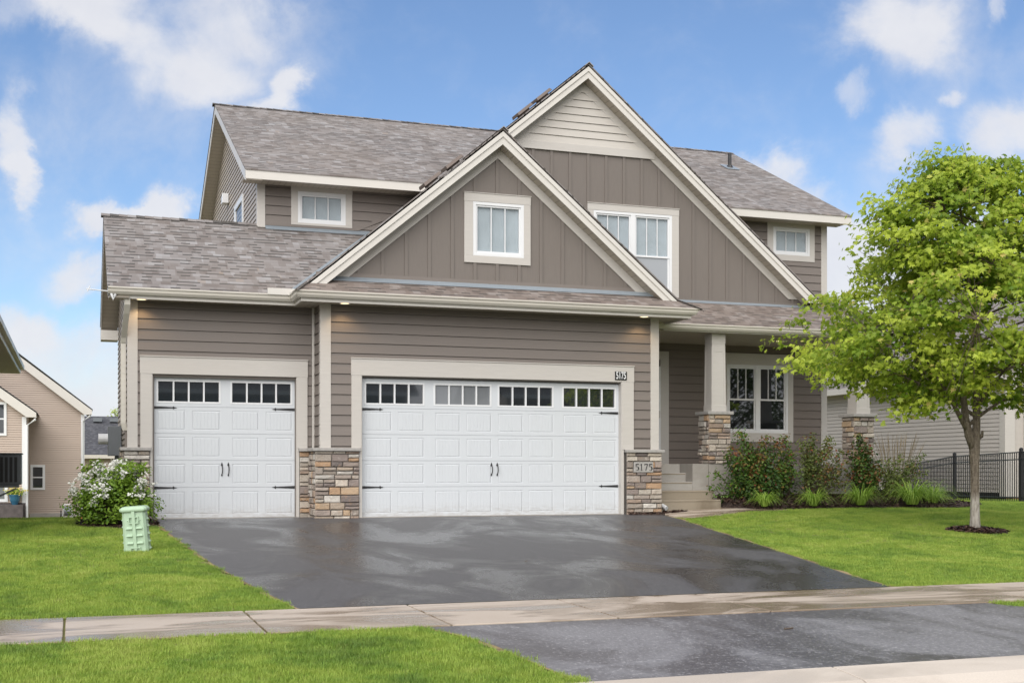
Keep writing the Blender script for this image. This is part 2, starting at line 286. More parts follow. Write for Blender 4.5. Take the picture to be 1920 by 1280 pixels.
# ------------------------------------------------------------------ helpers
class MB:
    def __init__(s): s.v=[]; s.f=[]; s.uv=[]; s.tone=[]
    def poly(s,pts,uv=None,tone=None):
        i=len(s.v); s.v+= [tuple(p) for p in pts]; s.f.append(tuple(range(i,i+len(pts)))); s.uv.append(uv); s.tone.append(tone); return s
    def faces(s,pts,fs,tone=None):
        i=len(s.v); s.v+=[tuple(p) for p in pts]
        for f in fs: s.f.append(tuple(i+k for k in f)); s.uv.append(None); s.tone.append(tone)
        return s
    def box(s,x0,x1,y0,y1,z0,z1,tone=None):
        p=[(x0,y0,z0),(x1,y0,z0),(x1,y1,z0),(x0,y1,z0),(x0,y0,z1),(x1,y0,z1),(x1,y1,z1),(x0,y1,z1)]
        return s.faces(p,[(0,3,2,1),(4,5,6,7),(0,1,5,4),(1,2,6,5),(2,3,7,6),(3,0,4,7)],tone)
    def prism(s,pts,d,tone=None):            # polygon pts (3D) extruded by vector d
        n=len(pts); d=Vector(d); a=[Vector(p) for p in pts]; b=[p+d for p in a]
        nrm=(a[1]-a[0]).cross(a[2]-a[1])
        fw=list(range(n)); bw=list(range(2*n-1,n-1,-1))
        if nrm.dot(d)>0: F=[tuple(reversed(fw)),tuple(reversed(bw))]+[(i,(i+1)%n,n+(i+1)%n,n+i) for i in range(n)]
        else: F=[tuple(fw),tuple(bw)]+[(i,n+i,n+(i+1)%n,(i+1)%n) for i in range(n)]
        return s.faces(a+b,F,tone)
    def xz(s,pts,y0,y1,tone=None): return s.prism([(x,y0,z) for x,z in pts],(0,y1-y0,0),tone)
    def yz(s,pts,x0,x1,tone=None): return s.prism([(x0,y,z) for y,z in pts],(x1-x0,0,0),tone)
    def tube(s,path,rad,n=8,cap=True,tone=None):
        path=[Vector(p) for p in path]; rings=[]; i0=len(s.v)
        if not hasattr(rad,'__len__'): rad=[rad]*len(path)
        for i,p in enumerate(path):
            t=(path[min(i+1,len(path)-1)]-path[max(i-1,0)]); t=t.normalized() if t.length>1e-9 else Vector((0,0,1))
            a=t.cross(Vector((0,0,1)) if abs(t.z)<.9 else Vector((1,0,0))).normalized(); b=t.cross(a)
            s.v+=[tuple(p+(a*math.cos(k*2*math.pi/n)+b*math.sin(k*2*math.pi/n))*rad[i]) for k in range(n)]
        for i in range(len(path)-1):
            for k in range(n):
                q=i0+i*n; s.f.append((q+k,q+n+k,q+n+(k+1)%n,q+(k+1)%n)); s.uv.append(None); s.tone.append(tone)
        if cap:
            s.f.append(tuple(range(i0,i0+n))); q=i0+(len(path)-1)*n; s.f.append(tuple(range(q+n-1,q-1,-1))); s.uv+=[None,None]; s.tone+=[tone,tone]
        return s
    def build(s,name,mat,parent=None,bevel=0,smooth=False,label=None):
        me=bpy.data.meshes.new(name); me.from_pydata(s.v,[],s.f); me.materials.append(M[mat] if isinstance(mat,str) else mat)
        if any(u is not None for u in s.uv):
            ul=me.uv_layers.new(name='UVMap').data
            for p,u in zip(me.polygons,s.uv):
                if u:
                    for k,li in enumerate(p.loop_indices): ul[li].uv=u[k]
        if any(t is not None for t in s.tone):
            ca=me.color_attributes.new('tone','FLOAT_COLOR','CORNER').data
            for p,t in zip(me.polygons,s.tone):
                t=t if t is not None else (.5,.5,.5,1)
                if not hasattr(t,'__len__'): t=(t,t,t,1)
                for li in p.loop_indices: ca[li].color=t
        me.update(); o=bpy.data.objects.new(name,me); C.objects.link(o)
        if parent: o.parent=parent; 
        if label: o['label']=label
        if bevel: 
            b=o.modifiers.new('b','BEVEL'); b.width=bevel; b.segments=2; b.limit_method='ANGLE'
        if smooth:
            for p in me.polygons: p.use_smooth=True
        return o
def boards(name,boxes,mat,parent,bevel=.003):
    for b_ in boxes: m_=MB(); m_.box(*b_); m_.build(name,mat,parent,bevel=bevel)
def tag(o,label=None,cat=None,group=None,kind=None):
    if label: o['label']=label
    if cat: o['category']=cat
    if group: o['group']=group
    if kind: o['kind']=kind
    return o
def thing(name,label,cat,group=None):
    o=bpy.data.objects.new(name,None); C.objects.link(o); o.empty_display_size=.2; return tag(o,label,cat,group)
def holder(name,parent,label=None):
    o=bpy.data.objects.new(name,None); C.objects.link(o); o.parent=parent
    if label: o['label']=label
    return o
def clip(poly,zlo,zhi):
    def half(p,z,up):
        out=[]
        for i in range(len(p)):
            a,b=p[i],p[(i+1)%len(p)]; ia=(a[1]>=z) if up else (a[1]<=z); ib=(b[1]>=z) if up else (b[1]<=z)
            if ia: out.append(a)
            if ia!=ib: t=(z-a[1])/(b[1]-a[1]); out.append((a[0]+t*(b[0]-a[0]),z))
        return out
    p=half(poly,zlo,True)
    return half(p,zhi,False) if len(p)>2 else []
def lap(mb,polys,P,U,Nn,expo,z0,thk=.020,bt=.0015,g=.010):
    """overlapping boards: polys are convex (u,z) outlines on the wall plane through P along U, facing Nn"""
    P,U,Nn=Vector(P),Vector(U),Vector(Nn)
    T=lambda u,z,n:P+U*u+Vector((0,0,z))+Nn*n
    for poly in polys:
        lo=min(p[1] for p in poly); hi=max(p[1] for p in poly); k=math.floor((lo-z0)/expo)
        while z0+k*expo<hi-1e-4:
            za=z0+k*expo; zb=za+expo; q=clip(poly,max(za,lo),min(zb-g,hi)); k+=1
            if len(q)<3: continue
            off=lambda z:bt+thk*(1-(z-za)/expo)
            pts=[T(u,z,off(z)) for u,z in q]
            nr=(pts[1]-pts[0]).cross(pts[2]-pts[1])
            if nr.dot(Nn)<0: pts.reverse()
            mb.poly(pts)
            zz=max(za,lo); us=[u for u,z in q if z<zz+1e-4]
            if len(us)>1: 
                a,b=min(us),max(us); mb.poly([T(a,zz,-.014),T(b,zz,-.014),T(b,zz,off(zz)),T(a,zz,off(zz))])
        mb.poly([T(u,z,-.014) for u,z in poly])
def rect(a,b,c,d): return [(a,c),(b,c),(b,d),(a,d)]
def frame_rects(x0,x1,z0,z1,ox0,ox1,oz0,oz1):
    r=[]
    if ox0>x0: r.append(rect(x0,ox0,z0,z1))
    if ox1<x1: r.append(rect(ox1,x1,z0,z1))
    if oz0>z0: r.append(rect(ox0,ox1,z0,oz0))
    if oz1<z1: r.append(rect(ox0,ox1,oz1,z1))
    return r
def slab(mb,pts,eave,t=.03):
    """roof plane with thickness; eave = horizontal direction of the courses"""
    pts=[Vector(p) for p in pts]; E=Vector(eave).normalized(); nr=(pts[1]-pts[0]).cross(pts[2]-pts[1]).normalized()
    if nr.z<0: pts.reverse(); nr=-nr
    S=nr.cross(E).normalized(); 
    if S.z<0: S=-S
    z0=S.dot(Vector((0,0,3.84)))
    uv=[(p.dot(E),p.dot(S)) for p in pts]
    mb.poly(pts,uv)
    lo=[p-Vector((0,0,t)) for p in pts]; mb.poly(list(reversed(lo)),list(reversed(uv)))
    for i in range(len(pts)):
        j=(i+1)%len(pts); mb.poly([pts[i],lo[i],lo[j],pts[j]],[(uv[i][0],uv[i][1]+.05)]*2+[(uv[j][0],uv[j][1]+.05)]*2)
def interp(x,xs,ys):
    if x<=xs[0]: return ys[0]
    for i in range(1,len(xs)):
        if x<=xs[i]:
            t=(x-xs[i-1])/(xs[i]-xs[i-1]); return ys[i-1]+t*(ys[i]-ys[i-1])
    return ys[-1]
def sm(t): t=min(1,max(0,t)); return t*t*(3-2*t)
def h(X,Y):
    if Y<=21.5: z=interp(Y,[6.5,6.95,7.35,9.95,11.45,21.5],[-.62,-.545,-.53,-.465,-.45,0])
    else:
        a=interp(Y,[21.5,24,35,62,120],[0,-.05,-.5,-1.45,-2.0]); t=sm((X+1)/10); z=a*(1-t)
    if X>10.45 and Y>14: z+=.09*sm((X-10.45)/1.6)*sm((Y-14)/6)*(1-.75*sm((Y-22)/5))
    return z
DL=lambda Y:interp(Y,[11.4,13,15,18.3,21,23],[1.97,1.77,1.57,1.38,1.27,1.2])
DR=lambda Y:interp(Y,[11.4,12.5,14.1,16.4,18.3,20.0,21.0,22],[8.42,8.60,8.97,9.48,9.88,10.28,10.42,10.45])
AL=lambda Y:interp(Y,[7.35,7.7,8.3,8.9,9.5,9.95],[3.12,3.06,3.03,3.0,2.9,2.72])
AR=lambda Y:interp(Y,[7.35,8,8.8,9.5,9.95],[8.95,8.95,8.9,8.62,8.38])
# ------------------------------------------------------------------ ground
def grid(name,xs,ys,zf,mat):
    mb=MB(); nx=len(xs)
    mb.v=[(x,y,zf(x,y)) for y in ys for x in xs]
    mb.f=[(j*nx+i,j*nx+i+1,(j+1)*nx+i+1,(j+1)*nx+i) for j in range(len(ys)-1) for i in range(nx-1)]
    mb.uv=[None]*len(mb.f); mb.tone=[None]*len(mb.f)
    return mb.build(name,mat,smooth=True)
xs=[-400,-150,-60,-30,-15,-8]+[-6+i*.5 for i in range(0,75)]+[34,45,70,150,400]
ys=[-400,-100,-30,-12,-4,-1,2,5,6.5,6.95,7.34,7.37,8,8.8,9.95,11.45,12.5,14,15,16,17,18,19,19.5,20,20.5,21,21.5,22,22.5,23,24,25,26,27,28,30,32,35,40,48,62,80,120,200,400]
tag(grid('lawn_ground',xs,ys,lambda x,y:h(x,y)-.004 if y>7.36 else -.75,'lawn'),kind='structure')
def strip(name,ys,xl,xr,dz,mat,nx=14,mb=None,thick=0):
    mb=mb or MB(); i0=len(mb.v)
    for y in ys:
        a,b=xl(y),xr(y)
        for i in range(nx+1):
            x=a+(b-a)*i/nx; mb.v.append((x,y,h(min(x,10.4),y)+dz))
    for j in range(len(ys)-1):
        for i in range(nx): 
            k=i0+j*(nx+1)+i; mb.f.append((k,k+1,k+nx+2,k+nx+1)); mb.uv.append(None); mb.tone.append(None)
    if thick:                        # turned-down edge of the sheet
        for (col,sg) in ((0,1),(nx,-1)):
            for j in range(len(ys)-1):
                a=mb.v[i0+j*(nx+1)+col]; b=mb.v[i0+(j+1)*(nx+1)+col]
                mb.poly([a,b,(b[0],b[1],b[2]-thick),(a[0],a[1],a[2]-thick)])
    if name: return mb.build(name,mat,smooth=False)
dy=[11.5,12,12.5,13,14.1,15,16.4,17.3,18.3,19,20,21,21.5]
tag(strip('driveway',dy+[22.12],DL,DR,.010,'asphalt',20,None,.04),kind='structure')
tag(strip('driveway_apron',[7.38,7.7,8.0,8.3,8.8,8.9,9.5,9.93],AL,AR,.008,'apron',20,None,.04),kind='structure')
M['edge']=conc('bare_soil_edge',(.20,.14,.07,1),(.36,.27,.14,1),(.7,.9),.6)
jg=lambda y,k:.045+.03*math.sin(y*5+k)+.02*math.sin(y*13.7+k*2)
ye=[11.47+i*.22 for i in range(44)]
tag(strip('soil_edge',ye,lambda y:DR(y)-.01,lambda y:DR(y)+jg(y,1),.009,'edge',2),kind='structure')
tag(strip('soil_edge',ye,lambda y:DL(y)-jg(y,3),lambda y:DL(y)+.01,.009,'edge',2),kind='structure')
tag(strip('soil_edge',[7.4+i*.2 for i in range(13)],lambda y:AL(y)-jg(y,2),lambda y:AL(y)+.01,.007,'edge',2),kind='structure')
mb=MB()
for y0_,sg,xa_,xb_ in ((11.44,1,-9,1.95),(11.44,1,8.45,25),(9.965,-1,-9,2.7),(9.965,-1,8.4,25)):
    n_=int((xb_-xa_)/.2); xx=[xa_+(xb_-xa_)*i/n_ for i in range(n_+1)]
    for i in range(n_):
        p,q=xx[i],xx[i+1]; mb.poly([(p,y0_,h(0,y0_)+.006),(q,y0_,h(0,y0_)+.006),(q,y0_+sg*jg(q,4),h(0,y0_+sg*jg(q,4))+.006),(p,y0_+sg*jg(p,4),h(0,y0_+sg*jg(p,4))+.006)][::sg])
tag(mb.build('soil_edge','edge'),kind='structure')
# sidewalk slabs with tooled joints
mb=MB(); x=-9.2; k=0
while x<26:
    for (a,b) in ((x+.009,x+1.513),):
        z=.016; pts=[(a,9.965),(b,9.965),(b,11.44),(a,11.44)]
        mb.prism([(px,py,h(0,py)+z) for px,py in pts],(0,0,-.06))
    x+=1.522; k+=1
tag(mb.build('sidewalk','conc',bevel=.006),kind='structure')
mb=MB(); x=-10.1
while x<30:
    a,b=x+.005,x+3.0
    if not (3<x<5): pass
    prof=[(6.42,-.625),(6.85,-.600),(7.0,-.545),(7.36,-.512),(7.36,-.66),(6.42,-.66)]
    mb.yz(prof,a,b); x+=3.005
tag(mb.build('curb','curb',bevel=.008),kind='structure')
tag(grid('street',[-200,-50,-20,0,10,20,60,200],[-9,-4,0,4,6.42],lambda x,y:-.628+.012*(6.4-y if y>0 else 6.4),'street'),kind='structure')
# front walk
wk=[(10.40,20.2),(12.9,20.72),(12.25,21.55),(10.62,21.55),(10.45,21.05)]
mb=MB(); mb.prism([(a,b,h(a,b)+.03) for a,b in wk],(0,0,-.09)); tag(mb.build('front_walk','conc',bevel=.006),kind='structure')

def pip(x,y,poly):
    c=False; n=len(poly)
    for i in range(n):
        a,b=poly[i],poly[i-1]
        if (a[1]>y)!=(b[1]>y) and x<(b[0]-a[0])*(y-a[1])/(b[1]-a[1])+a[0]: c=not c
    return c
BED=[(12.2,21.2),(12.6,20.85),(13.5,20.95),(14.6,21.05),(15.7,20.95),(16.5,20.75),(17.3,20.8),(18.0,21.4),(18.4,22.2),(18.2,23.2),(17.0,24.0),(16.0,24.3),(15.5,22.2),(12.0,22.2),(11.9,21.5)]
def bedz(x,y): return h(x,y)+.03+.20*sm((y-20.9)/1.2)*sm((18.2-x)/1.5)
def bed(name,poly,zf,cx,cy,nchips,lab,step=.12,size=.028):
    mb=MB(); x0=min(p[0] for p in poly); x1=max(p[0] for p in poly); y0=min(p[1] for p in poly); y1=max(p[1] for p in poly)
    e=poly; rings=[0,.35,.6,.8,.93,1.0]; n=len(poly); sub=[]
    for i in range(n):
        a,b=poly[i],poly[(i+1)%n]
        for k in range(5): sub.append((a[0]+(b[0]-a[0])*k/5,a[1]+(b[1]-a[1])*k/5))
    n=len(sub); i0=0
    for r in rings[1:]:
        for p in sub:
            x=cx+(p[0]-cx)*r; y=cy+(p[1]-cy)*r; mb.v.append((x,y,zf(x,y) if r<1 else h(x,y)-.01))
    mb.v.append((cx,cy,zf(cx,cy))); c=len(mb.v)-1
    for k in range(n): mb.f.append((c,k,(k+1)%n))
    for r in range(len(rings)-2):
        for k in range(n): mb.f.append((r*n+k,(r+1)*n+k,(r+1)*n+(k+1)%n,r*n+(k+1)%n))
    mb.uv=[None]*len(mb.f); mb.tone=[None]*len(mb.f)
    o=mb.build(name,'mulch',smooth=True); tag(o,lab,'mulch bed')
    ch=MB(); rr=random.Random(3); c=0
    while c<nchips:
        x=rr.uniform(x0,x1); y=rr.uniform(y0,y1)
        if not pip(x,y,poly): continue
        c+=1; l=rr.uniform(.5,1.6)*size; w=l*rr.uniform(.25,.5); a=rr.uniform(0,6.3); t=rr.uniform(-.5,.5); z=zf(x,y)+rr.uniform(.0,.018)
        ca,sa=math.cos(a),math.sin(a); q=[(-l,-w),(l,-w),(l*.8,w),(-l,w)]
        pts=[(x+p*ca-v*sa,y+p*sa+v*ca,z+p*t+v*rr.uniform(-.6,.6)) for p,v in q]
        ch.poly(pts,tone=rr.random()**1.5)
    ch.build('wood_chips','chip',o); return o
bed('mulch_bed',BED,bedz,14.8,21.75,9000,'dark brown bark mulch bed curving along the porch foundation')
TX,TY=13.98,16.8
tr=[(TX+.02+math.cos(t)*(.52+.06*math.sin(3*t)),TY-.08+math.sin(t)*(.46+.05*math.cos(2*t))) for t in [i*math.pi/7 for i in range(14)]]
bed('mulch_ring',tr,lambda x,y:h(x,y)+.02+.05*max(0,1-math.hypot(x-TX,y-TY)/.5),TX,TY,1100,'small ring of brown bark mulch round the foot of the tree')
pb=[(9.75,21.15),(10.5,21.1),(11.1,21.35),(11.0,21.6),(10.55,21.6),(10.5,21.32),(9.8,21.3)]
bed('mulch_patch',pb,lambda x,y:h(x,y)+.03,10.4,21.22,500,'small patch of gravelly mulch between the numbered stone pillar and the steps',.1,.02)
sb=[(.0,20.8),(.2,20.2),(.75,20.0),(1.28,20.3),(1.3,21.3),(1.2,21.95),(.6,22.0),(.1,21.6)]
bed('mulch_strip',sb,lambda x,y:h(x,y)+.025,.7,21.0,900,'dark mulch under the white flowering bush left of the garage')

# ------------------------------------------------------------------ the house
H=thing('house','two storey taupe house with cream trim, two white garage doors and stone pillars','house')
# --- garage front walls
mb=MB(); F=3.70
lap(mb,[rect(1.03,1.07,1.21,F)]+frame_rects(1.07,3.98,1.21,F,1.07,3.91,1.0,2.755),(0,22,0),(1,0,0),(0,-1,0),.179,0.0)
mb.box(.88,1.3,22.02,22.1,-.1,F); mb.box(3.70,4.0,22.02,22.1,-.1,F); mb.box(1.3,3.70,22.02,22.1,2.42,F)
mb.build('garage_wall','siding',H,label='lap sided wall over the single garage door')
mb=MB()
lap(mb,frame_rects(4.2,10.31,1.21,F,4.57,9.95,1.0,2.755),(0,21.4,0),(1,0,0),(0,-1,0),.179,0.0)
lap(mb,[rect(0,.6,1.21,F)],(4.04,21.4,0),(0,1,0),(-1,0,0),.179,0.0)
mb.box(4.05,4.75,21.42,21.5,-.1,F); mb.box(9.71,10.45,21.42,21.5,-.1,F); mb.box(4.75,9.71,21.42,21.5,2.46,F)
mb.build('garage_wall','siding',H,label='projecting lap sided wall over the double garage door')
mb=MB(); lap(mb,[[(21.4,.0),(24.25,.0),(24.25,3.6),(21.4,3.6)]],(10.455,0,0),(0,1,0),(1,0,0),.179,0); mb.build('side_wall','siding',H)
mb=MB(); lap(mb,[[(22,.3),(27,.3),(27,3.72),(24.4,5.38),(22,3.85)]],(.885,0,0),(0,1,0),(-1,0,0),.1,0,.017,.0015,.007); mb.build('side_wall','vinyl',H,label='vinyl sided left wall of the garage')
mb=MB(); mb.box(.9,27-21,22.1,27,.0,.3) if False else mb.box(.895,3.9,26.9,27,.0,3.7); mb.box(.893,.95,22,27,-.2,.32); mb.build('foundation','found',H)
# upper front wall left and right of the gables
mb=MB(); lap(mb,[rect(3.49,4.0,5.40,6.36),rect(4.0,5.18,5.40,5.60),rect(5.18,7.6,5.2,6.36)],(0,24.25,0),(1,0,0),(0,-1,0),.179,0.03); mb.build('upper_wall','siding',H)
mb=MB(); lap(mb,[rect(12.2,14.55,4.3,6.36),rect(14.55,15.76,4.3,5.50),rect(15.76,15.95,4.3,6.36)],(0,24.25,0),(1,0,0),(0,-1,0),.179,0.03); mb.build('upper_wall','siding',H)
mb=MB(); lap(mb,[[(24.25,5.0),(33.7,5.0),(33.7,6.6),(29.0,8.95),(24.25,6.6)]],(3.36,0,0),(0,1,0),(-1,0,0),.1,0,.017,.0015,.007); mb.build('upper_side_wall','vinyl',H,label='pale vinyl sided upper left gable wall')
mb=MB(); lap(mb,[[(24.25,.5),(33.7,.5),(33.7,6.6),(29.0,8.95),(24.25,6.6)]],(16.05,0,0),(0,1,0),(1,0,0),.1,0,.017,.0015,.007); mb.box(3.4,16.0,33.6,33.7,0,6.5); mb.build('upper_side_wall','vinyl',H)
# porch wall
mb=MB(); lap(mb,[rect(12.1,13.46,.955,3.7),rect(15.18,15.98,.955,3.7),rect(13.46,15.18,.955,1.45),rect(13.46,15.18,3.37,3.7),rect(10.46,10.9,.955,3.7),rect(10.9,12.1,3.38,3.7)],(0,24.25,0),(1,0,0),(0,-1,0),.179,0.02)
mb.box(10.46,16.0,24.35,24.4,.5,3.7)
mb.build('porch_wall','siding_d',H)
# --- corner boards
boards('corner_board',[(.868,1.03,21.972,22.02,1.215,F),(.86,.885,21.974,22.12,1.215,F),(4.022,4.206,21.372,21.41,1.215,F),(4.020,4.042,21.374,21.50,1.215,F),(3.985,4.028,21.955,22.0,1.215,F),
 (10.307,10.478,21.372,21.41,1.215,F),(10.458,10.482,21.375,21.5,1.215,F-.001),(15.93,16.08,24.222,24.26,.96,6.36),(3.345,3.49,24.222,24.26,5.5,6.36),(3.335,3.362,24.225,24.38,5.52,6.36)],'trim',H)
# --- garage door surrounds
def surround(x0,x1,ox0,ox1,y,zt,label):
    mb=MB(); yf=y-.038
    mb.box(x0,ox0,yf,y-.002,1.215,zt-.29); mb.box(ox1,x1,yf,y-.002,1.215,zt-.29); mb.box(x0-.006,x1+.006,yf-.003,y-.002,zt-.29,zt)
    mb.box(ox0-.04,ox0+.012,y-.030,y+.12,-.04,zt-.275); mb.box(ox1-.012,ox1+.04,y-.030,y+.12,-.04,zt-.275); mb.box(ox0-.04,ox1+.04,y-.028,y+.12,zt-.295,zt-.262)
    mb.box(x0-.012,x1+.012,yf-.018,y,zt,zt+.018)
    mb.build('door_trim','trim',H,bevel=.003,label=label)
surround(1.072,3.905,1.262,3.722,22,2.755,'cream boards round the single garage door')
surround(4.565,9.952,4.742,9.710,21.4,2.77,'cream boards round the double garage door')
# --- garage doors
ZS=[0.0,.535,1.0,1.46,1.92,2.44]
PF=[(.031,.225),(.272,.466),(.55,.738),(.788,.979)]
def garage_door(x0,x1,y,groups,label,sky_pane=None):
    mb=MB(); w=(x1-x0)/groups; base=.012
    def sect(xa,xb,za,zb,holes,rec,lip):
        # front face with bevelled recesses
        xs=[xa]; 
        for (a,b,c,d) in holes: xs+=[a,b]
        xs.append(xb); c,d=holes[0][2],holes[0][3]
        q=lambda a,b,e,f:mb.poly([(a,y,e),(b,y,e),(b,y,f),(a,y,f)])
        q(xa,xb,za,c); q(xa,xb,d,zb)
        for i in range(0,len(xs),2): q(xs[i],xs[i+1],c,d)
        for (a,b,c,d) in holes:
            o=[(a,c),(b,c),(b,d),(a,d)]; g=lip; i_=[(a+g,c+g),(b-g,c+g),(b-g,d-g),(a+g,d-g)]
            for k in range(4):
                p,r=o[k],o[(k+1)%4]; s_,t=i_[k],i_[(k+1)%4]
                mb.poly([(p[0],y,p[1]),(r[0],y,r[1]),(t[0],y+rec,t[1]),(s_[0],y+rec,s_[1])])
            if rec<.02:
                # raised beaded field
                g2=.014; j=[(p[0]+(g2 if p[0]<(a+b)/2 else -g2),p[1]+(g2 if p[1]<(c+d)/2 else -g2)) for p in i_]
                for k in range(4):
                    p,r=i_[k],i_[(k+1)%4]; s_,t=j[k],j[(k+1)%4]
                    mb.poly([(p[0],y+rec,p[1]),(r[0],y+rec,r[1]),(t[0],y+.001,t[1]),(s_[0],y+.001,s_[1])])
                n=7; W_=j[1][0]-j[0][0]
                for k in range(n):
                    u0=j[0][0]+W_*k/n; u1=j[0][0]+W_*(k+1)/n; gg=.004
                    mb.poly([(u0+gg,y+.001,j[0][1]),(u1-gg,y+.001,j[0][1]),(u1-gg,y+.001,j[2][1]),(u0+gg,y+.001,j[2][1])])
                    mb.poly([(u1-gg,y+.001,j[0][1]),(u1,y+.0045,j[0][1]),(u1,y+.0045,j[2][1]),(u1-gg,y+.001,j[2][1])])
                    mb.poly([(u0,y+.0045,j[0][1]),(u0+gg,y+.001,j[0][1]),(u0+gg,y+.001,j[2][1]),(u0,y+.0045,j[2][1])])
    for s in range(5):
        za,zb=ZS[s]+.003,ZS[s+1]-.003; hgt=zb-za; hs=[]
        if s<4:
            for g in range(groups):
                for a,b in PF: hs.append((x0+w*(g+a),x0+w*(g+b),za+hgt*.13,zb-hgt*.13))
            sect(x0,x1,za,zb,hs,.007,.009)
        else:
            for g in range(groups):
                for a,b in ((.035,.462),(.545,.972)): hs.append((x0+w*(g+a),x0+w*(g+b),za+.075,zb-.075))
            sect(x0,x1,za,zb,hs,.05,.012)
        # rounded meeting edges
        mb.poly([(x0,y,zb),(x1,y,zb),(x1,y+.012,zb+.003),(x0,y+.012,zb+.003)]); mb.poly([(x0,y+.012,za-.003),(x1,y+.012,za-.003),(x1,y,za),(x0,y,za)])
    mb.box(x0,x1,y+.055,y+.07,-.02,2.46)
    d=mb.build('garage_door','door',H,label=label)
    k=0
    for g in range(groups):
        for a,b in ((.035,.462),(.545,.972)):
            xa,xb=x0+w*(g+a)+.012,x0+w*(g+b)-.012; za,zb=1.923+.087,2.437-.087
            f=MB(); ww=(xb-xa)
            for r_ in ((xa-.03,xb+.03,za-.03,za),(xa-.03,xb+.03,zb,zb+.03)): f.box(r_[0],r_[1],y-.006,y+.03,r_[2],r_[3])
            f.box(xa-.03,xa,y-.006,y+.03,za,zb); f.box(xb,xb+.03,y-.006,y+.03,za,zb)
            for i in (1,2,3): c_=xa+ww*i/4; f.box(c_-.014,c_+.014,y-.002,y+.032,za,zb)
            f.build('window_frame','white',d,bevel=.003)
            p=MB(); p.box(xa-.02,xb+.02,y+.034,y+.04,za-.02,zb+.02); p.build('window_pane','glass_grey' if sky_pane==k else 'glass_dark',d); k+=1
    def hinge(xe,dr,z):
        m_=MB(); L=.40; yy=y-.008
        pts=[(0,-.024),(0,.024),(L*.8,.010),(L*.84,.028),(L*.88,.012),(L,0),(L*.88,-.012),(L*.84,-.028),(L*.8,-.010)]
        m_.xz([(xe+dr*a,z+b) for a,b in pts],yy,yy+.012); m_.build('strap_hinge','black',d)
    for z in (1.90,.53): hinge(x0+.012,1,z); hinge(x1-.012,-1,z)
    xm=(x0+x1)/2
    for sx in (-.055,.055):
        m_=MB(); X=xm+sx; yy=y-.01
        m_.xz([(X-.02,.92),(X,.97),(X+.02,.92),(X,.895)],yy,yy+.01); m_.xz([(X-.014,.745),(X,.72),(X+.014,.745),(X,.775)],yy,yy+.01)
        m_.tube([(X,yy,.93),(X+.006,yy-.03,.88),(X+.008,yy-.035,.83),(X+.004,yy-.03,.78),(X,yy,.75)],.009,6); m_.build('pull_handle','black',d)
    s=MB(); s.box(x0,x1,y-.006,y+.05,-.03,.012); s.build('bottom_seal','white',d)
    return d
garage_door(1.275,3.71,22.10,1,'white single garage door with two small windows')
garage_door(4.755,9.698,21.5,2,'white double garage door with four small windows',sky_pane=1)
s=MB(); s.box(9.70,9.725,21.36,21.40,1.55,1.78); s.build('keypad','trim',H,bevel=.004)
s=MB(); s.box(1.27,3.72,21.95,22.2,-.05,.012); s.box(4.75,9.70,21.36,21.6,-.05,.014); s.build('threshold','found',H)
# --- stone work
PAL=[(.42,.37,.31),(.52,.47,.40),(.38,.33,.28),(.28,.23,.20),(.19,.16,.15),(.42,.27,.16),(.46,.33,.21),(.36,.27,.21),(.56,.53,.48),(.50,.44,.37),(.25,.205,.185),(.43,.35,.27),(.33,.28,.24)]
def ledge(mb,P,U,Nn,w,z0,z1,seed,hs=(.07,.145),ends=(0,0),skip=None):
    rr=random.Random(seed); P,U,Nn=Vector(P),Vector(U),Vector(Nn); z=z0
    while z<z1-.02:
        hh=min(rr.uniform(*hs),z1-z)
        if z1-(z+hh)<.045: hh=z1-z
        u=-ends[0]
        while u<w+ends[1]-.01:
            l=rr.uniform(.13,.34)
            if (w+ends[1])-(u+l)<.09: l=w+ends[1]-u
            split=[(z,z+hh)] if (hh<.115 or rr.random()<.55) else [(z,z+hh/2),(z+hh/2,z+hh)]
            for (a,b) in split:
                if skip and u+l>skip[0] and u<skip[1] and b>skip[2] and a<skip[3]:
                    segs=[]
                    if u<skip[0]-.03: segs.append((u,skip[0]))
                    if u+l>skip[1]+.03: segs.append((skip[1],u+l))
                    if b-skip[3]>.03 : segs=[(u,u+l)]; a=skip[3]
                    elif skip[2]-a>.03: segs=[(u,u+l)]; b=skip[2]
                else: segs=[(u,u+l)]
                for (ua,ub) in segs:
                    g=.0065; t=rr.uniform(.022,.055); n=7; c=PAL[rr.randrange(len(PAL))]; k=rr.uniform(.72,1.1); tone=(c[0]*k,c[1]*k,c[2]*k,1)
                    x0,x1,y0,y1=ua+g,ub-g,a+g,b-g; ins=min(.014,(x1-x0)*.2,(y1-y0)*.25)
                    j=lambda:rr.uniform(-.003,.003)
                    B=[(x0,y0),(x1,y0),(x1,y1),(x0,y1)]; m1=[(p+j(),q+j()) for p,q in B]
                    Fr=[(x0+ins,y0+ins),((x0+x1)/2+j(),y0+ins*.6),(x1-ins,y0+ins),(x1-ins,y1-ins),((x0+x1)/2+j(),y1-ins*.6),(x0+ins,y1-ins)]
                    T=lambda p,n_:P+U*p[0]+Vector((0,0,p[1]))+Nn*n_
                    v=[T(p,-.02) for p in B]+[T(p,t*.6) for p in m1]+[T(p,t+rr.uniform(-.006,.006)) for p in Fr]
                    f=[(0,1,5,4),(1,2,6,5),(2,3,7,6),(3,0,4,7),(4,5,10,9,8),(5,6,11,10),(6,7,13,12,11),(7,4,8,13),(8,9,12,13),(9,10,11,12)]
                    if U.cross(Vector((0,0,1))).dot(Nn)<0: f=[tuple(reversed(q)) for q in f]
                    mb.faces(v,f,tone)
            u+=l
        z+=hh
def cap(mb,pts,z0,z1): mb.prism([(a,b,z0) for a,b in pts],(0,0,z1-z0))
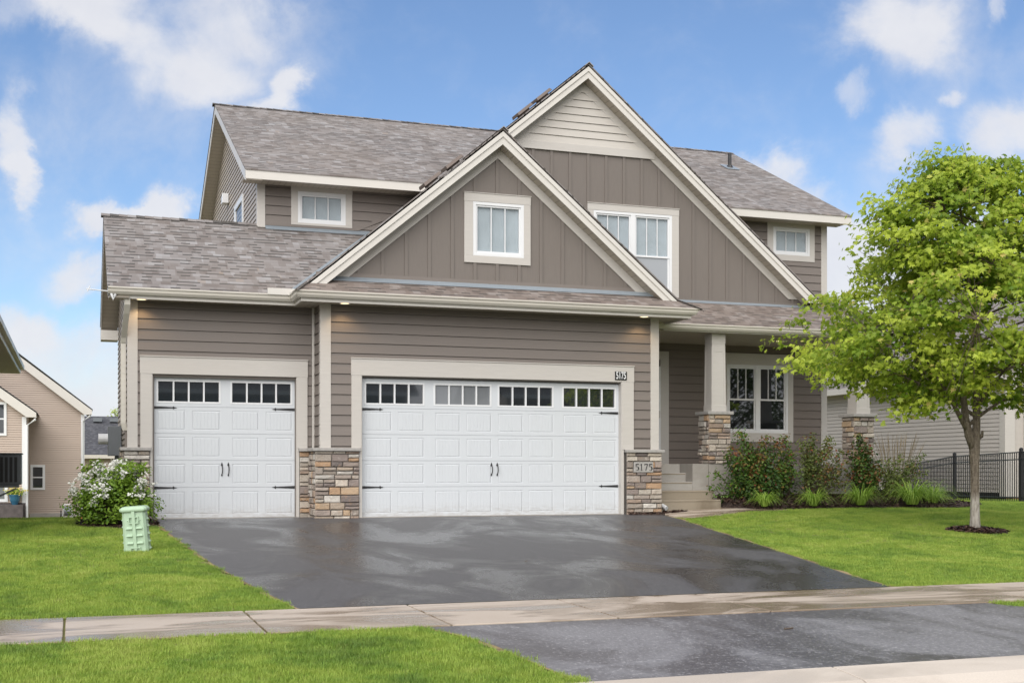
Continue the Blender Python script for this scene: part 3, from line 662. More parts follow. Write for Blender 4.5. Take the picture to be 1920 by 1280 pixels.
# left pillar
st=MB(); ledge(st,(.80,21.95,0),(1,0,0),(0,-1,0),.425,-.05,1.16,4); ledge(st,(.80,22.35,0),(0,-1,0),(-1,0,0),.40,-.05,1.16,5)
s1=st.build('stone_pillar','stone',H); c=MB(); c.box(.80,1.225,21.952,22.35,-.08,1.16); c.build('mortar_bed','mortar',s1); c=MB(); cap(c,[(.74,21.87),(1.245,21.87),(1.245,22.02),(.86,22.02),(.86,22.4),(.74,22.4)],1.16,1.215); c.build('stone_cap','cap',s1,bevel=.008)
# middle pillar
st=MB(); ledge(st,(3.76,21.95,0),(1,0,0),(0,-1,0),.19,-.05,1.16,6); ledge(st,(3.95,21.98,0),(0,-1,0),(-1,0,0),.60,-.05,1.16,7,ends=(0,.04)); ledge(st,(3.95,21.35,0),(1,0,0),(0,-1,0),.745,-.05,1.16,8,ends=(.03,0))
s1=st.build('stone_pillar','stone',H); c=MB(); c.box(3.765,3.96,21.952,22.0,-.08,1.16); c.box(3.952,4.695,21.353,21.98,-.08,1.16); c.build('mortar_bed','mortar',s1)
c=MB(); cap(c,[(3.745,21.87),(3.875,21.87),(3.875,21.275),(4.72,21.275),(4.72,21.43),(4.03,21.43),(4.03,22.02),(3.745,22.02)],1.16,1.215); c.build('stone_cap','cap',s1,bevel=.008)
# right pillar with number stone
st=MB(); ledge(st,(9.79,21.35,0),(1,0,0),(0,-1,0),.70,-.05,1.16,21,ends=(0,.03),skip=(.135,.535,.79,.985)); ledge(st,(10.49,21.35,0),(0,1,0),(1,0,0),.5,-.05,1.16,22)
s1=st.build('stone_pillar','stone',H,label='stone pillar carrying the grey 5175 plaque'); c=MB(); c.box(9.79,10.488,21.353,21.85,-.08,1.16); c.build('mortar_bed','mortar',s1); c=MB(); cap(c,[(9.765,21.275),(10.56,21.275),(10.56,21.9),(10.46,21.9),(10.46,21.43),(9.765,21.43)],1.16,1.215); c.build('stone_cap','cap',s1,bevel=.008)
def text(name,s,size,x,y,z,mat,parent,sx=1,ext=.003,bold=0):
    cu=bpy.data.curves.new(name,'FONT'); cu.body=s; cu.size=size; cu.extrude=ext; cu.align_x='CENTER'; cu.align_y='CENTER'; cu.offset=bold
    t=bpy.data.objects.new(name,cu); C.objects.link(t); dg=bpy.context.evaluated_depsgraph_get(); me=bpy.data.meshes.new_from_object(t.evaluated_get(dg)); bpy.data.objects.remove(t)
    me.materials.clear(); me.materials.append(M[mat]); o=bpy.data.objects.new(name,me); C.objects.link(o); o.parent=parent; o.location=(x,y,z); o.rotation_euler=(R(90),0,0); o.scale=(sx,1,1); return o
# hand-cut serif digits for the plaque: strokes as flat bars (x,z in units of digit height 1)
DIG={'5':[[(.12,1),(.62,1),(.66,.86),(.24,.86),(.21,.60),(.15,.60)],'arc5'],'1':[[(.30,1),(.40,1),(.40,.05),(.52,.03),(.52,0),(.16,0),(.16,.03),(.29,.05),(.29,.86),(.14,.82),(.14,.86)]],'7':[[(.08,1),(.66,1),(.66,.95),(.36,0),(.24,0),(.54,.88),(.17,.88),(.12,.76),(.08,.76)]]}
def digits(name,s,x,y,z,hh,mat,parent,sx=1,adv=.74,wt=1.0):
    mb=MB(); W=adv*hh*sx*len(s); cx=x-W/2
    for ch in s:
        for st_ in DIG[ch]:
            if st_=='arc5':
                a=[];b=[]
                for i in range(15):
                    t=R(128-i*18.5); r1=(.30,.325); 
                    th=(.035+.055*max(0,math.cos(t)))*wt
                    ex,ez=.33+.27*math.cos(t),.315+.30*math.sin(t)
                    a.append((ex+th*math.cos(t),ez+th*math.sin(t)*.6)); b.append((ex-th*math.cos(t),ez-th*math.sin(t)*.6-.01))
                pts=a+b[::-1]
                for i in range(14):
                    q=[a[i],a[i+1],b[i+1],b[i]]; mb.xz([(cx+p*hh*sx,z-hh/2+v*hh) for p,v in q],y-.006,y)
            else: 
                mb.xz([(cx+p*hh*sx,z-hh/2+v*hh) for p,v in st_],y-.006,y)
        cx+=adv*hh*sx
    return mb.build(name,mat,parent)
pl=MB(); pl.box(9.925,10.325,21.30,21.352,.79,.985); pq=pl.build('number_plaque','cap',H,bevel=.004,label='grey stone plaque reading 5175'); digits('numerals','5175',10.128,21.30,.887,.125,'black',pq,1.0,.74)
pl=MB(); pl.box(9.56,9.80,21.345,21.362,2.515,2.675); pq=pl.build('number_plaque','black',H,label='small black plate reading 5175'); text('numerals','5175',.185,9.68,21.343,2.595,'white',pq,.56,.002,.003)
# --- windows
def window(x0,x1,z0,z1,y,tr,kind,lites,label,mat='trim',N=(0,-1,0)):
    w=holder('window',H,label); T=tr; t=MB(); yf=y-.030
    if isinstance(T,(int,float)): T=(T,T,T,T)     # left,right,bottom,top
    t.box(x0-T[0],x0,yf,y-.002,z0,z1); t.box(x1,x1+T[1],yf,y-.002,z0,z1); t.box(x0-T[0],x1+T[1],yf,y-.002,z0-T[2],z0); t.box(x0-T[0]-.004,x1+T[1]+.004,yf-.003,y-.002,z1,z1+T[3]); t.box(x0-T[0]-.012,x1+T[1]+.012,yf-.016,y,z1+T[3],z1+T[3]+.014)
    t.build('window_trim','trim',w,bevel=.003)
    f=MB(); fw=.055; yo=y-.026
    f.box(x0,x0+fw,yo,y+.06,z0,z1); f.box(x1-fw,x1,yo,y+.06,z0,z1); f.box(x0+fw,x1-fw,yo,y+.06,z0,z0+fw); f.box(x0+fw,x1-fw,yo,y+.06,z1-fw,z1)
    units=[(x0+fw,x1-fw)]
    if kind=='twin':
        xm=(x0+x1)/2; f.box(xm-.05,xm+.05,yo,y+.06,z0+fw,z1-fw); units=[(x0+fw,xm-.05),(xm+.05,x1-fw)]
    ys=y-.008
    for (a,b) in units:
        if kind=='twin' or kind=='hung':
            zm=z0+(z1-z0)*.49
            sashes=[(z0+fw,zm+.02,ys+.014,0),(zm-.02,z1-fw,ys,lites)]
        else: sashes=[(z0+fw,z1-fw,ys,lites)]
        for (za,zb,yy,l) in sashes:
            r=.032; f.box(a,a+r,yy,y+.05,za,zb); f.box(b-r,b,yy,y+.05,za,zb); f.box(a+r,b-r,yy,y+.05,za,za+r); f.box(a+r,b-r,yy,y+.05,zb-r,zb)
            for i in range(1,l): c_=a+r+(b-a-2*r)*i/l; f.box(c_-.009,c_+.009,yy+.010,yy+.03,za+r,zb-r)
    f.build('window_frame','white',w,bevel=.003)
    g=MB(); g.box(x0+fw*.5,x1-fw*.5,y+.022,y+.027,z0+.03,z1-.03)
    g.build('window_pane','glass_porch' if label.startswith('twin window under') else 'glass_up',w)
    if not label.startswith('twin window under'):
        b=MB(); b.box(x0+.02,x1-.02,y+.05,y+.07,z0+.02,z1-.02); b.build('window_blind','blind',w)
    return w
wg=window(6.785,7.755,4.69,5.66,21.4,(.165,.13,.13,.15),'fixed',3,'three pane window in the garage gable')
wl=window(4.12,5.06,5.635,6.245,24.25,(.13,.13,.045,.125),'fixed',3,'low three pane window under the left upper eave')
wr=window(14.69,15.63,5.63,6.24,24.25,(.15,.125,.13,.13),'fixed',3,'low three pane window under the right upper eave')
wp=window(13.53,15.07,1.65,3.15,24.25,(.09,.13,.2,.235),'twin',3,'twin window under the porch roof')
wb=window(9.99,11.76,4.40,6.12,23.4,(.13,.16,.0,.135),'twin',3,'twin window in the tall centre gable')
b=MB(); b.box(10.94,11.69,23.414,23.418,4.45,5.22); b.box(10.05,10.85,23.414,23.418,4.45,5.22); b.build('insect_screen','screen',wb)
# side window and vent hood on the upper left wall
sw=holder('window',H,'narrow window low on the upper left wall'); f=MB(); f.box(3.318,3.345,26.3,26.42,5.5,6.45); f.box(3.318,3.345,27.6,27.72,5.5,6.45); f.box(3.316,3.345,26.3,27.72,6.45,6.57); f.box(3.325,3.345,26.42,26.48,5.5,6.45); f.box(3.325,3.345,27.54,27.6,5.5,6.45)
f.build('window_frame','white',sw); f=MB(); f.box(3.338,3.343,26.42,27.6,5.5,6.45); f.build('window_pane','glass_up',sw)
v=MB(); v.yz([(28.9,6.90),(29.15,6.90),(29.15,7.06),(28.95,7.12),(28.9,7.12)],3.20,3.34); v.build('vent_hood','white',H,bevel=.01)
# --- board and batten gables
mb=MB(); sl=.8333
def gpoly(xa,za,zb,half=None): 
    hw=(za-zb)/sl; return [(xa-hw,zb),(xa+hw,zb),(xa,za)]
def xclip(p,x0,x1): return [(b_,a_) for a_,b_ in clip([(z_,x_) for x_,z_ in p],x0,x1)]
def holed(mb,tri,hole,y):
    x0,x1,z0,z1=hole; zl=min(p[1] for p in tri); zh=max(p[1] for p in tri)
    P_=[clip(tri,zl,z0) if z0>zl else [],clip(tri,z1,zh)]; m_=clip(tri,max(z0,zl),z1); P_+=[xclip(m_,-50,x0),xclip(m_,x1,50)]
    for q in P_:
        if len(q)>2: mb.xz(q,y,y+.04)
mb=MB(); holed(mb,gpoly(7.256,6.74,4.10),(6.80,7.74,4.71,5.64),21.4)
for k in range(-8,9):
    x=7.245+k*.424; zt=6.55-abs(x-7.256)*sl
    if zt<4.32: continue
    segs=[(4.25,zt)]
    if 6.62<x<7.885: segs=[(4.25,4.56),(5.81,zt)]
    for a,b in segs:
        if b>a+.03: mb.box(x-.030,x+.030,21.380,21.402,a,b)
mb.build('gable_wall','batten',H,label='board and batten face of the garage gable')
mb=MB(); mb.box(3.95,10.62,21.372,21.4,4.185,4.25); mb.build('base_board','siding',H)
mb=MB(); mb.prism([(3.98,21.375,4.188),(10.60,21.375,4.188),(10.60,21.27,4.105),(3.98,21.27,4.105)],(0,0,-.006)); mb.build('flashing','flash',H)
mb=MB(); holed(mb,[(9.756-5.35,4.32),(9.756+5.35,4.32),(9.756,8.778)],(10.0,11.74,4.32,6.10),23.4)
for k in range(-3,14):
    x=9.875+k*.398; zt=min(7.27,8.59-abs(x-9.756)*sl)
    if zt<4.45: continue
    segs=[(4.42,zt)]
    if 9.8<x<11.95: segs=[(6.27,zt)]
    for a,b in segs:
        if b>a+.03: mb.box(x-.030,x+.030,23.380,23.402,a,b)
mb.build('gable_wall','batten',H,label='board and batten face of the tall centre gable')
mb=MB(); lap(mb,[[(9.756-1.58,7.27),(9.756+1.58,7.27),(9.756,8.587)]],(0,23.385,0),(1,0,0),(0,-1,0),.152,7.41); mb.build('gable_peak_siding','cream',H)
mb=MB(); mb.box(9.756-1.6,9.756+1.60,23.352,23.384,7.25,7.41); mb.build('band_board','trim',H,bevel=.003)
mb=MB(); mb.box(11.0,15.05,23.366,23.4,4.33,4.42); mb.build('base_board','batten',H)
mb=MB(); mb.prism([(11.0,23.37,4.385),(15.2,23.37,4.385),(15.2,23.27,4.325),(11.0,23.27,4.325)],(0,0,-.006)); mb.build('flashing','flash',H)
# --- rakes
def rake(xa,za,yr,yw,zb,zbr,label):
    """gable rake boards both sides: apex (xa,za), front face yr, wall yw; lower ends at zb (left) and zbr (right)"""
    for sgn,z_end in ((-1,zb),(1,zbr)):
        hw=(za-z_end)/sl; xe=xa+sgn*hw
        A=lambda d:(xa,za-d); 
        def band(d0,d1,ya,yb,mat,name,ze=0.0,x_in=0,bev=.002,lab=None):
            m_=MB(); w0=hw-d0/sl*0
            # plumb-ish square cut at the bottom end, along horizontal at z_end
            p=[(xa,za-d0),(xa+sgn*((za-d0)-(z_end+ze))/sl,z_end+ze),(xa+sgn*((za-d1)-(z_end+ze))/sl,z_end+ze),(xa,za-d1)]
            m_.xz(p,ya,yb); m_.build(name,mat,H,bevel=bev,label=lab)
        band(.035,.13,yr-.022,yr+.02,'fascia','rake_moulding',.0)
        band(.115,.265,yr,yr+.02,'fascia','rake_board',.0)
        band(.245,.262,yr+.02,yw-.03,'soffy' if False else 'soffx','soffit',0)
        band(.262,.455,yw-.03,yw-.002,'trim','frieze_board',.10 if zb<4.3 else .1)
rake(7.256,6.92,21.10,21.4,4.0,4.0,'')
rake(9.756,8.956,23.10,23.4,4.35,4.41,'')
# left garage gable rake (faces left) and main roof rakes
def siderake(x,xw,ym,zt,pitch,half,cut,d=.2,both=True,sgn=-1):
    for s_ in (-1,1):
        m_=MB(); ye=ym+s_*half; ze=zt-half*pitch
        m_.yz([(ym,zt-.03),(ye,ze-.03),(ye,ze-d),(ye-s_*.06,ze-d),(ym,zt-d)],x,x+sgn*-.02); m_.build('rake_board','fascia',H,bevel=.002)
        m_=MB(); a,b=(x-sgn*.02,xw)
        m_.yz([(ym,zt-d+.02),(ye,ze-d+.02),(ye,ze-d+.005),(ym,zt-d+.005)],a,b); m_.build('soffit','soffy',H)
siderake(.54,.875,24.4,5.565,.583,2.95,0,.19)
siderake(3.045,3.36,29.0,9.13,.5,5.32,0,.20)
siderake(16.34,16.05,29.0,9.13,.5,5.32,0,.20,sgn=1)
# --- eaves: fascia + soffits
boards('eave_fascia',[(3.045,7.5,23.665,23.70,6.29,6.478),(12.55,16.34,23.665,23.70,6.29,6.478),(3.045,16.34,34.3,34.32,6.29,6.475),(.56,3.60,21.50,21.53,3.66,3.80),(3.60,3.63,20.85,21.53,3.66,3.80),(3.63,10.86,20.85,20.88,3.66,3.80),(10.86,10.89,20.85,22.3,3.66,3.80),(.54,.56,21.45,21.53,3.66,3.84),(.54,.875,26.9,27.35,3.50,3.70)],'fascia',H)
boards('eave_soffit',[(3.047,7.6,23.70,24.25,6.33,6.345),(12.4,16.338,23.70,24.25,6.33,6.345),(3.047,16.338,33.6,34.3,6.33,6.345),(.56,4.03,21.53,22.0,3.695,3.71),(3.62,10.86,20.88,21.4,3.695,3.711),(3.62,4.03,21.4,21.53,3.695,3.7105),(10.45,10.86,21.4,22.0,3.695,3.711)],'soffx',H,0)
def gutter(path,z,closed_ends=True):
    """K-style gutter run: path of (x,y) inner points, outward on the right-hand side"""
    prof=[(0,0),(.055,0),(.085,-.03+.03),(.10,.055),(.115,.075),(.115,.115),(.105,.12),(.10,.115),(.0,.115)]
    prof=[(0,-.115),(.06,-.115),(.092,-.075),(.098,-.035),(.118,-.022),(.118,0),(.10,0),(.10,-.012),(0,-.012)]
    m_=MB(); n=len(path); P=[Vector((p[0],p[1],0)) for p in path]; rings=[]
    for i in range(n):
        d1=(P[i]-P[i-1]).normalized() if i>0 else None; d2=(P[i+1]-P[i]).normalized() if i<n-1 else None
        nrm=lambda d:Vector((d.y,-d.x,0))
        if d1 is None: o=nrm(d2)
        elif d2 is None: o=nrm(d1)
        else:
            o=(nrm(d1)+nrm(d2)).normalized(); o=o/o.dot(nrm(d1))
        rings.append([P[i]+o*a+Vector((0,0,z+b)) for a,b in prof])
    k=len(prof); i0=len(m_.v)
    for r_ in rings: m_.v+=[tuple(p) for p in r_]
    for i in range(n-1):
        for j in range(k): m_.f.append((i*k+j,i*k+(j+1)%k,(i+1)*k+(j+1)%k,(i+1)*k+j)); m_.uv.append(None); m_.tone.append(None)
    for r_ in (0,n-1):
        f=tuple(r_*k+j for j in range(k)); m_.f.append(f if r_ else tuple(reversed(f))); m_.uv.append(None); m_.tone.append(None)
    return m_.build('gutter','gutter',H)
gutter([(.54,21.5),(3.60,21.5),(3.60,20.85),(10.89,20.85),(10.89,22.05)],3.835)
gutter([(10.75,22.02),(16.3,22.02)],3.70)
mb=MB(); mb.box(3.12,3.585,21.37,21.39,3.82,3.93); mb.build('splash_guard','fascia',H)
# porch beam, ceiling
mb=MB(); mb.box(10.9,16.25,22.02,22.045,3.56,3.70); mb.box(16.22,16.25,22.02,24.25,3.56,3.72); mb.build('porch_fascia','fascia',H)
mb=MB(); mb.box(10.47,16.22,22.045,24.25,3.562,3.58); mb.build('porch_ceiling','soffy',H)
# --- downspout at the left corner
mb=MB(); 
def rectpipe(m_,pts,w,d):
    for (a,b) in zip(pts[:-1],pts[1:]):
        a,b=Vector(a),Vector(b); pts4=[(-w/2,-d/2),(w/2,-d/2),(w/2,d/2),(-w/2,d/2)]
        v=[(a.x+p,a.y+q,a.z) for p,q in pts4]+[(b.x+p,b.y+q,b.z) for p,q in pts4]
        m_.faces(v,[(0,1,5,4),(1,2,6,5),(2,3,7,6),(3,0,4,7),(0,3,2,1),(4,5,6,7)])
rectpipe(mb,[(.845,21.53,3.74),(.845,21.55,3.56),(.835,21.66,3.42),(.805,22.02,3.06),(.80,22.06,2.98)],.095,.07)
rectpipe(mb,[(.80,22.07,3.0),(.80,22.08,1.62),(.83,22.1,1.5)],.085,.06); mb.build('downspout','gutter',H,bevel=.004)
mb=MB(); rectpipe(mb,[(.85,22.12,1.5),(.85,22.12,1.21)],.05,.06); mb.build('conduit','siding',H)
# small spike on the gutter end
mb=MB(); mb.tube([(.20,21.45,3.78),(.56,21.47,3.76)],.010,6); mb.tube([(.26,21.45,3.83),(.22,21.45,3.74)],.008,5); mb.tube([(.56,21.47,3.79),(.60,21.45,3.70),(.62,21.44,3.63),(.65,21.46,3.70),(.66,21.47,3.76)],.022,7); mb.build('wire_hook','white',H)
# recessed lamps with a real lamp behind each
def canlight(x,y,z):
    mb=MB(); n=20; ring=[(x+.075*math.cos(i*2*math.pi/n),y+.075*math.sin(i*2*math.pi/n)) for i in range(n)]
    outer=[(x+.098*math.cos(i*2*math.pi/n),y+.098*math.sin(i*2*math.pi/n)) for i in range(n)]
    for i in range(n): j=(i+1)%n; mb.poly([(*ring[i],z-.004),(*outer[i],z-.012),(*outer[j],z-.012),(*ring[j],z-.004)]); mb.poly([(*outer[i],z-.012),(*outer[i],z),(*outer[j],z),(*outer[j],z-.012)])
    o=mb.build('recessed_light','white',H); m2=MB(); m2.poly([(a,b,z-.006) for a,b in reversed(ring)]); m2.build('lens','lamp',o)
    L_=bpy.data.lights.new('lamp','SPOT'); L_.energy=9; L_.color=(1,.66,.33); L_.spot_size=R(130); L_.spot_blend=.6; L_.shadow_soft_size=.06
    lo=bpy.data.objects.new('lamp_light',L_); C.objects.link(lo); lo.location=(x,y,z-.02); lo.parent=o
canlight(1.08,21.78,3.695); canlight(4.40,21.14,3.695); canlight(10.06,21.14,3.695); canlight(14.1,23.0,3.562)
# --- roofs
mb=MB()
slab(mb,[(.53,21.40,3.835),(3.56,21.40,3.835),(5.57,24.25,5.497),(3.36,24.25,5.497),(3.36,24.4,5.585),(.53,24.4,5.585)],(1,0,0))
slab(mb,[(.53,24.4,5.585),(3.4,24.4,5.585),(3.4,27.4,3.836),(.53,27.4,3.836)],(1,0,0)); mb.build('garage_roof','roof',H)
mb=MB()
slab(mb,[(3.52,20.74,3.835),(10.97,20.74,3.835),(10.58,21.4,4.15),(3.93,21.4,4.15)],(1,0,0)); mb.build('skirt_roof','roof_grazing',H)
zs=lambda x:6.95-abs(x-7.256)*sl
mb=MB()
slab(mb,[(7.256,21.08,6.95),(7.256,23.4,6.95),(7.02,24.25,zs(7.02)),(5.55,24.25,5.50),(3.56,21.4,3.86),(3.54,20.75,3.85),(3.76,21.08,zs(3.76))],(0,1,0))
slab(mb,[(7.256,21.08,6.95),(10.76,21.08,zs(10.76)),(10.97,20.74,3.855),(10.97,22.25,3.855),(10.33,23.4,zs(10.33)),(7.256,23.4,6.95)],(0,1,0)); mb.build('gable_roof','roof',H,label='steep shingled roof of the garage gable')
zb=lambda x:8.986-abs(x-9.756)*sl
mb=MB()
slab(mb,[(9.756,23.08,8.986),(9.756,28.6,8.986),(7.12,24.25,zb(7.12)),(7.12,23.08,zb(7.12))],(0,1,0))
xr=9.756+(8.986-4.43)/sl
slab(mb,[(9.756,23.08,8.986),(xr,23.08,4.43),(xr,24.25,4.43),(12.42,24.25,zb(12.42)),(9.756,28.6,8.986)],(0,1,0)); mb.build('gable_roof','roof',H,label='steep shingled roof of the tall centre gable')
mb=MB()
slab(mb,[(3.035,23.65,6.475),(16.35,23.65,6.475),(16.35,29.0,9.15),(3.035,29.0,9.15)],(1,0,0),.025)
slab(mb,[(3.035,34.35,6.475),(16.35,34.35,6.475),(16.35,29.0,9.15),(3.035,29.0,9.15)],(1,0,0),.025); mb.build('main_roof','roof',H)
mb=MB(); slab(mb,[(10.60,21.92,3.705),(16.3,21.92,3.705),(16.3,24.25,4.753),(10.0,24.25,4.753),(10.2,22.3,3.876)],(1,0,0)); mb.build('porch_roof','roof_grazing',H)
# ridge caps
mb=MB()
def ridgecap(a,b,down1,down2,w=.13):
    a,b=Vector(a),Vector(b); L=(b-a).length; n=max(1,int(L/.15)); d=(b-a)/n; rr=random.Random(1)
    for i in range(n):
        p=a+d*i; q=p+d*1.25; t0=Vector((0,0,.018)); t1=Vector((0,0,.008)); u1,u2=Vector(down1)*w,Vector(down2)*w; tone=rr.random()
        uvv=[(i*.33,(i*7)%50*.142)]*4
        mb.poly([p+t1,q+t0,q+u1+t0,p+u1+t1],uvv); mb.poly([q+t0,p+t1,p+u2+t1,q+u2+t0],uvv)
        mb.poly([q+t0,q+u1+t0,q+u1,q],uvv); mb.poly([q+t0,q,q+u2,q+u2+t0],uvv)
d5=Vector((0,-1,-.5)).normalized(); d6=Vector((0,1,-.5)).normalized()
_rc=ridgecap
def ridgecap(*k):
    global mb
    mb=MB(); _rc(*k); mb.build('ridge_cap','roof',H)
ridgecap((16.36,29,9.155),(3.03,29,9.155),d5,d6)
ridgecap((3.34,24.4,5.59),(.53,24.4,5.59),Vector((0,-1,-.583)).normalized(),Vector((0,1,-.583)).normalized())
g1=Vector((-1,0,-sl)).normalized(); g2=Vector((1,0,-sl)).normalized()
ridgecap((7.256,23.4,6.955),(7.256,21.08,6.955),g1,g2); ridgecap((9.756,28.6,8.99),(9.756,23.08,8.99),g1,g2)
ridgecap((3.90,21.38,4.16),(3.52,20.74,3.845),Vector((0,-1,-.4)).normalized(),Vector((-1,0,-.8)).normalized(),.10); ridgecap((10.60,21.38,4.16),(10.98,20.74,3.845),Vector((0,-1,-.4)).normalized(),Vector((1,0,-.8)).normalized(),.10)
# valley / wall flashings
mb=MB(); mb.prism([(3.50,21.36,3.86),(3.44,21.42,3.86),(5.50,24.24,5.515),(5.60,24.24,5.53)],(0,0,.004)); mb.prism([(3.49,24.244,5.555),(5.55,24.244,5.555),(5.55,24.17,5.47),(3.49,24.17,5.47)],(0,0,-.005)); mb.build('flashing','flash',H)
mb=MB(); mb.box(3.49,5.3,24.226,24.25,5.545,5.585); mb.xz([(5.3,5.545),(7.05,6.34),(6.93,6.34),(5.2,5.585)],24.222,24.25); mb.build('base_board','siding',H)
# box vents and pipe
def boxvent(x,y,roofz,lab):
    z=roofz(x); m_=MB(); n=Vector((-sl,0,1)).normalized(); a=Vector((1,0,sl)).normalized(); p=Vector((x,y,z))
    c=[p+a*u+Vector((0,v,0)) for u in (-.21,.21) for v in (-.2,.2)]
    lo=[q+n*.035 for q in c]; hi=[p+a*u+Vector((0,v,0))+n*.10 for u in (-.19,.19) for v in (-.18,.18)]
    m_.faces(lo+hi,[(0,1,3,2),(4,6,7,5),(0,2,6,4),(1,5,7,3),(0,4,5,1),(2,3,7,6)])
    c2=[p+a*u+Vector((0,v,0)) for u in (-.12,.12) for v in (-.12,.12)]; m_.faces([q-n*.03 for q in c2]+[q+n*.06 for q in c2],[(0,1,3,2),(4,6,7,5),(0,2,6,4),(1,5,7,3),(0,4,5,1),(2,3,7,6)])
    m_.build('roof_vent','brownvent',H,bevel=.01)
M['brownvent']=plain('brown_vent_metal',(.125,.095,.08,1),.5,.1)
for x,y,f in ((6.70,22.3,zs),(6.28,22.3,zs),(9.35,24.6,zb),(8.93,24.6,zb)): boxvent(x,y,f,None)
mb=MB(); mb.tube([(15.32,27.3,8.25),(15.32,27.3,8.66)],.045,10); mb.tube([(15.32,27.3,8.22),(15.32,27.3,8.36)],[.12,.06],10); mb.build('vent_pipe','black',H); mb=MB(); mb.prism([(15.15,27.1,8.215),(15.5,27.1,8.215),(15.5,27.5,8.41),(15.15,27.5,8.41)],(0,0,.01)); mb.build('pipe_flashing','flash',H)
# --- porch: foundation, steps, columns
mb=MB()
mb.box(11.60,11.955,22.15,24.25,-.1,.955); mb.box(11.965,14.05,22.152,24.25,-.1,.952); mb.box(14.06,15.98,22.152,24.25,-.1,.953); mb.box(10.47,11.6,22.71,24.25,-.1,.954); mb.build('porch_slab','found',H,bevel=.006)
mb=MB()
mb.box(10.56,11.598,22.43,22.712,-.1,.777); mb.box(10.56,11.599,22.15,22.43,-.1,.602); mb.build('upper_steps','found',H,bevel=.012)
for b_ in ((10.56,11.93,21.87,22.148,-.1,.432),(10.64,11.93,21.59,21.87,-.06,.258)): m_=MB(); m_.box(*b_); m_.build('lower_step','steps',H,bevel=.012)
for b_ in ((11.58,22.425,.765),(11.58,22.145,.590),(11.92,21.865,.420),(11.92,21.585,.246)): m_=MB(); m_.box(10.62,b_[0],b_[1]-.004,b_[1]+.02,b_[2]-.022,b_[2]-.003); m_.build('step_nosing','steps',H,bevel=.003)
mb=MB(); mb.tube([(10.57,21.9,.20),(10.66,21.62,.16),(10.70,21.5,.10)],[.035,.04,.045],8); mb.build('drain_outlet','white',H)
def column(cx,cy,seed,lab):
    st=MB(); w=.43; x0,x1,y0,y1=cx-w/2,cx+w/2,cy,cy+w
    ledge(st,(x0,y0,0),(1,0,0),(0,-1,0),w,.957,1.94,seed,ends=(.03,.03)); ledge(st,(x0,y1,0),(0,-1,0),(-1,0,0),w,.957,1.94,seed+1); ledge(st,(x1,y0,0),(0,1,0),(1,0,0),w,.957,1.94,seed+2)
    c=st.build('porch_column','stone',H,label=lab); m_=MB(); m_.box(x0+.002,x1-.002,y0+.003,y1,.957,1.94); m_.build('mortar_bed','mortar',c)
    m_=MB(); m_.box(x0-.075,x1+.075,y0-.075,y1+.06,1.94,2.005); m_.build('stone_cap','cap',c,bevel=.008)
    m_=MB(); ym=cy+.02+.155; a,b=.157,.146
    v=[(cx+sx*a,ym+sy*a,2.005) for sx,sy in ((-1,-1),(1,-1),(1,1),(-1,1))]+[(cx+sx*b,ym+sy*b,3.56) for sx,sy in ((-1,-1),(1,-1),(1,1),(-1,1))]
    m_.faces(v,[(0,1,5,4),(1,2,6,5),(2,3,7,6),(3,0,4,7)])
    m_.box(cx-a-.012,cx+a+.012,ym-a-.012,ym+a+.012,2.006,2.13); m_.box(cx-b-.006,cx+b+.006,ym-b-.006,ym+b+.006,3.36,3.56)
    # raised stiles round a flat panel, on front and left faces
    for z0,z1 in ((2.13,3.30),):
        for t0,t1 in ((-1,-.72),(.72,1)):
            p=lambda t,r,z:(cx+t*r,ym-r-.008,z)
            m_.prism([p(t0,a,z0),p(t1,a,z0),p(t1,b,z1),p(t0,b,z1)],(0,.007,0))
            p=lambda t,r,z:(cx-r-.008,ym+t*r,z)
            m_.prism([p(t0,a,z0),p(t1,a,z0),p(t1,b,z1),p(t0,b,z1)],(.007,0,0))
        m_.box(cx-b*.72,cx+b*.72,ym-b-.009,ym-b+.005,3.20,3.30)
    m_.build('column_shaft','trim',c,bevel=.003)
column(12.20,22.16,31,'left porch column on a stone base beside the steps'); column(15.60,22.16,41,'right porch column on a stone base behind the tree')
# front door seen past the garage corner
d=MB(); d.box(10.95,11.12,24.2,24.235,.957,3.36); d.box(11.90,12.10,24.20,24.235,.957,3.38); d.box(11.12,11.90,24.2,24.235,3.2,3.38)
dd=d.build('door_trim','trim',H); d=MB(); d.box(11.12,11.88,24.23,24.25,.957,3.2); fd=d.build('front_door','dark',H); d=MB(); d.box(11.80,11.89,24.17,24.23,1.05,3.05); d.box(11.12,11.80,24.18,24.23,2.95,3.05); d.box(11.12,11.80,24.18,24.23,.96,1.15); d.build('storm_door_frame','white',fd); d=MB(); d.box(11.15,11.79,24.20,24.205,1.16,2.94); d.build('storm_door_glass','glass_dark',fd); d=MB(); d.box(11.83,11.86,24.13,24.17,1.95,2.10); d.build('handle','trim',fd)
# meter box on the left wall
m_=MB(); m_.box(.62,.86,24.6,24.95,1.10,1.66); m_.tube([(.78,24.75,1.1),(.78,24.75,.1)],.04,8); mo=m_.build('electric_meter_box','grey',H,bevel=.01,label='grey electric meter box on the left garage wall'); m_=MB(); m_.tube([(.62,24.78,1.42),(.45,24.78,1.42)],.10,14); m_.build('meter_dial','white',mo)

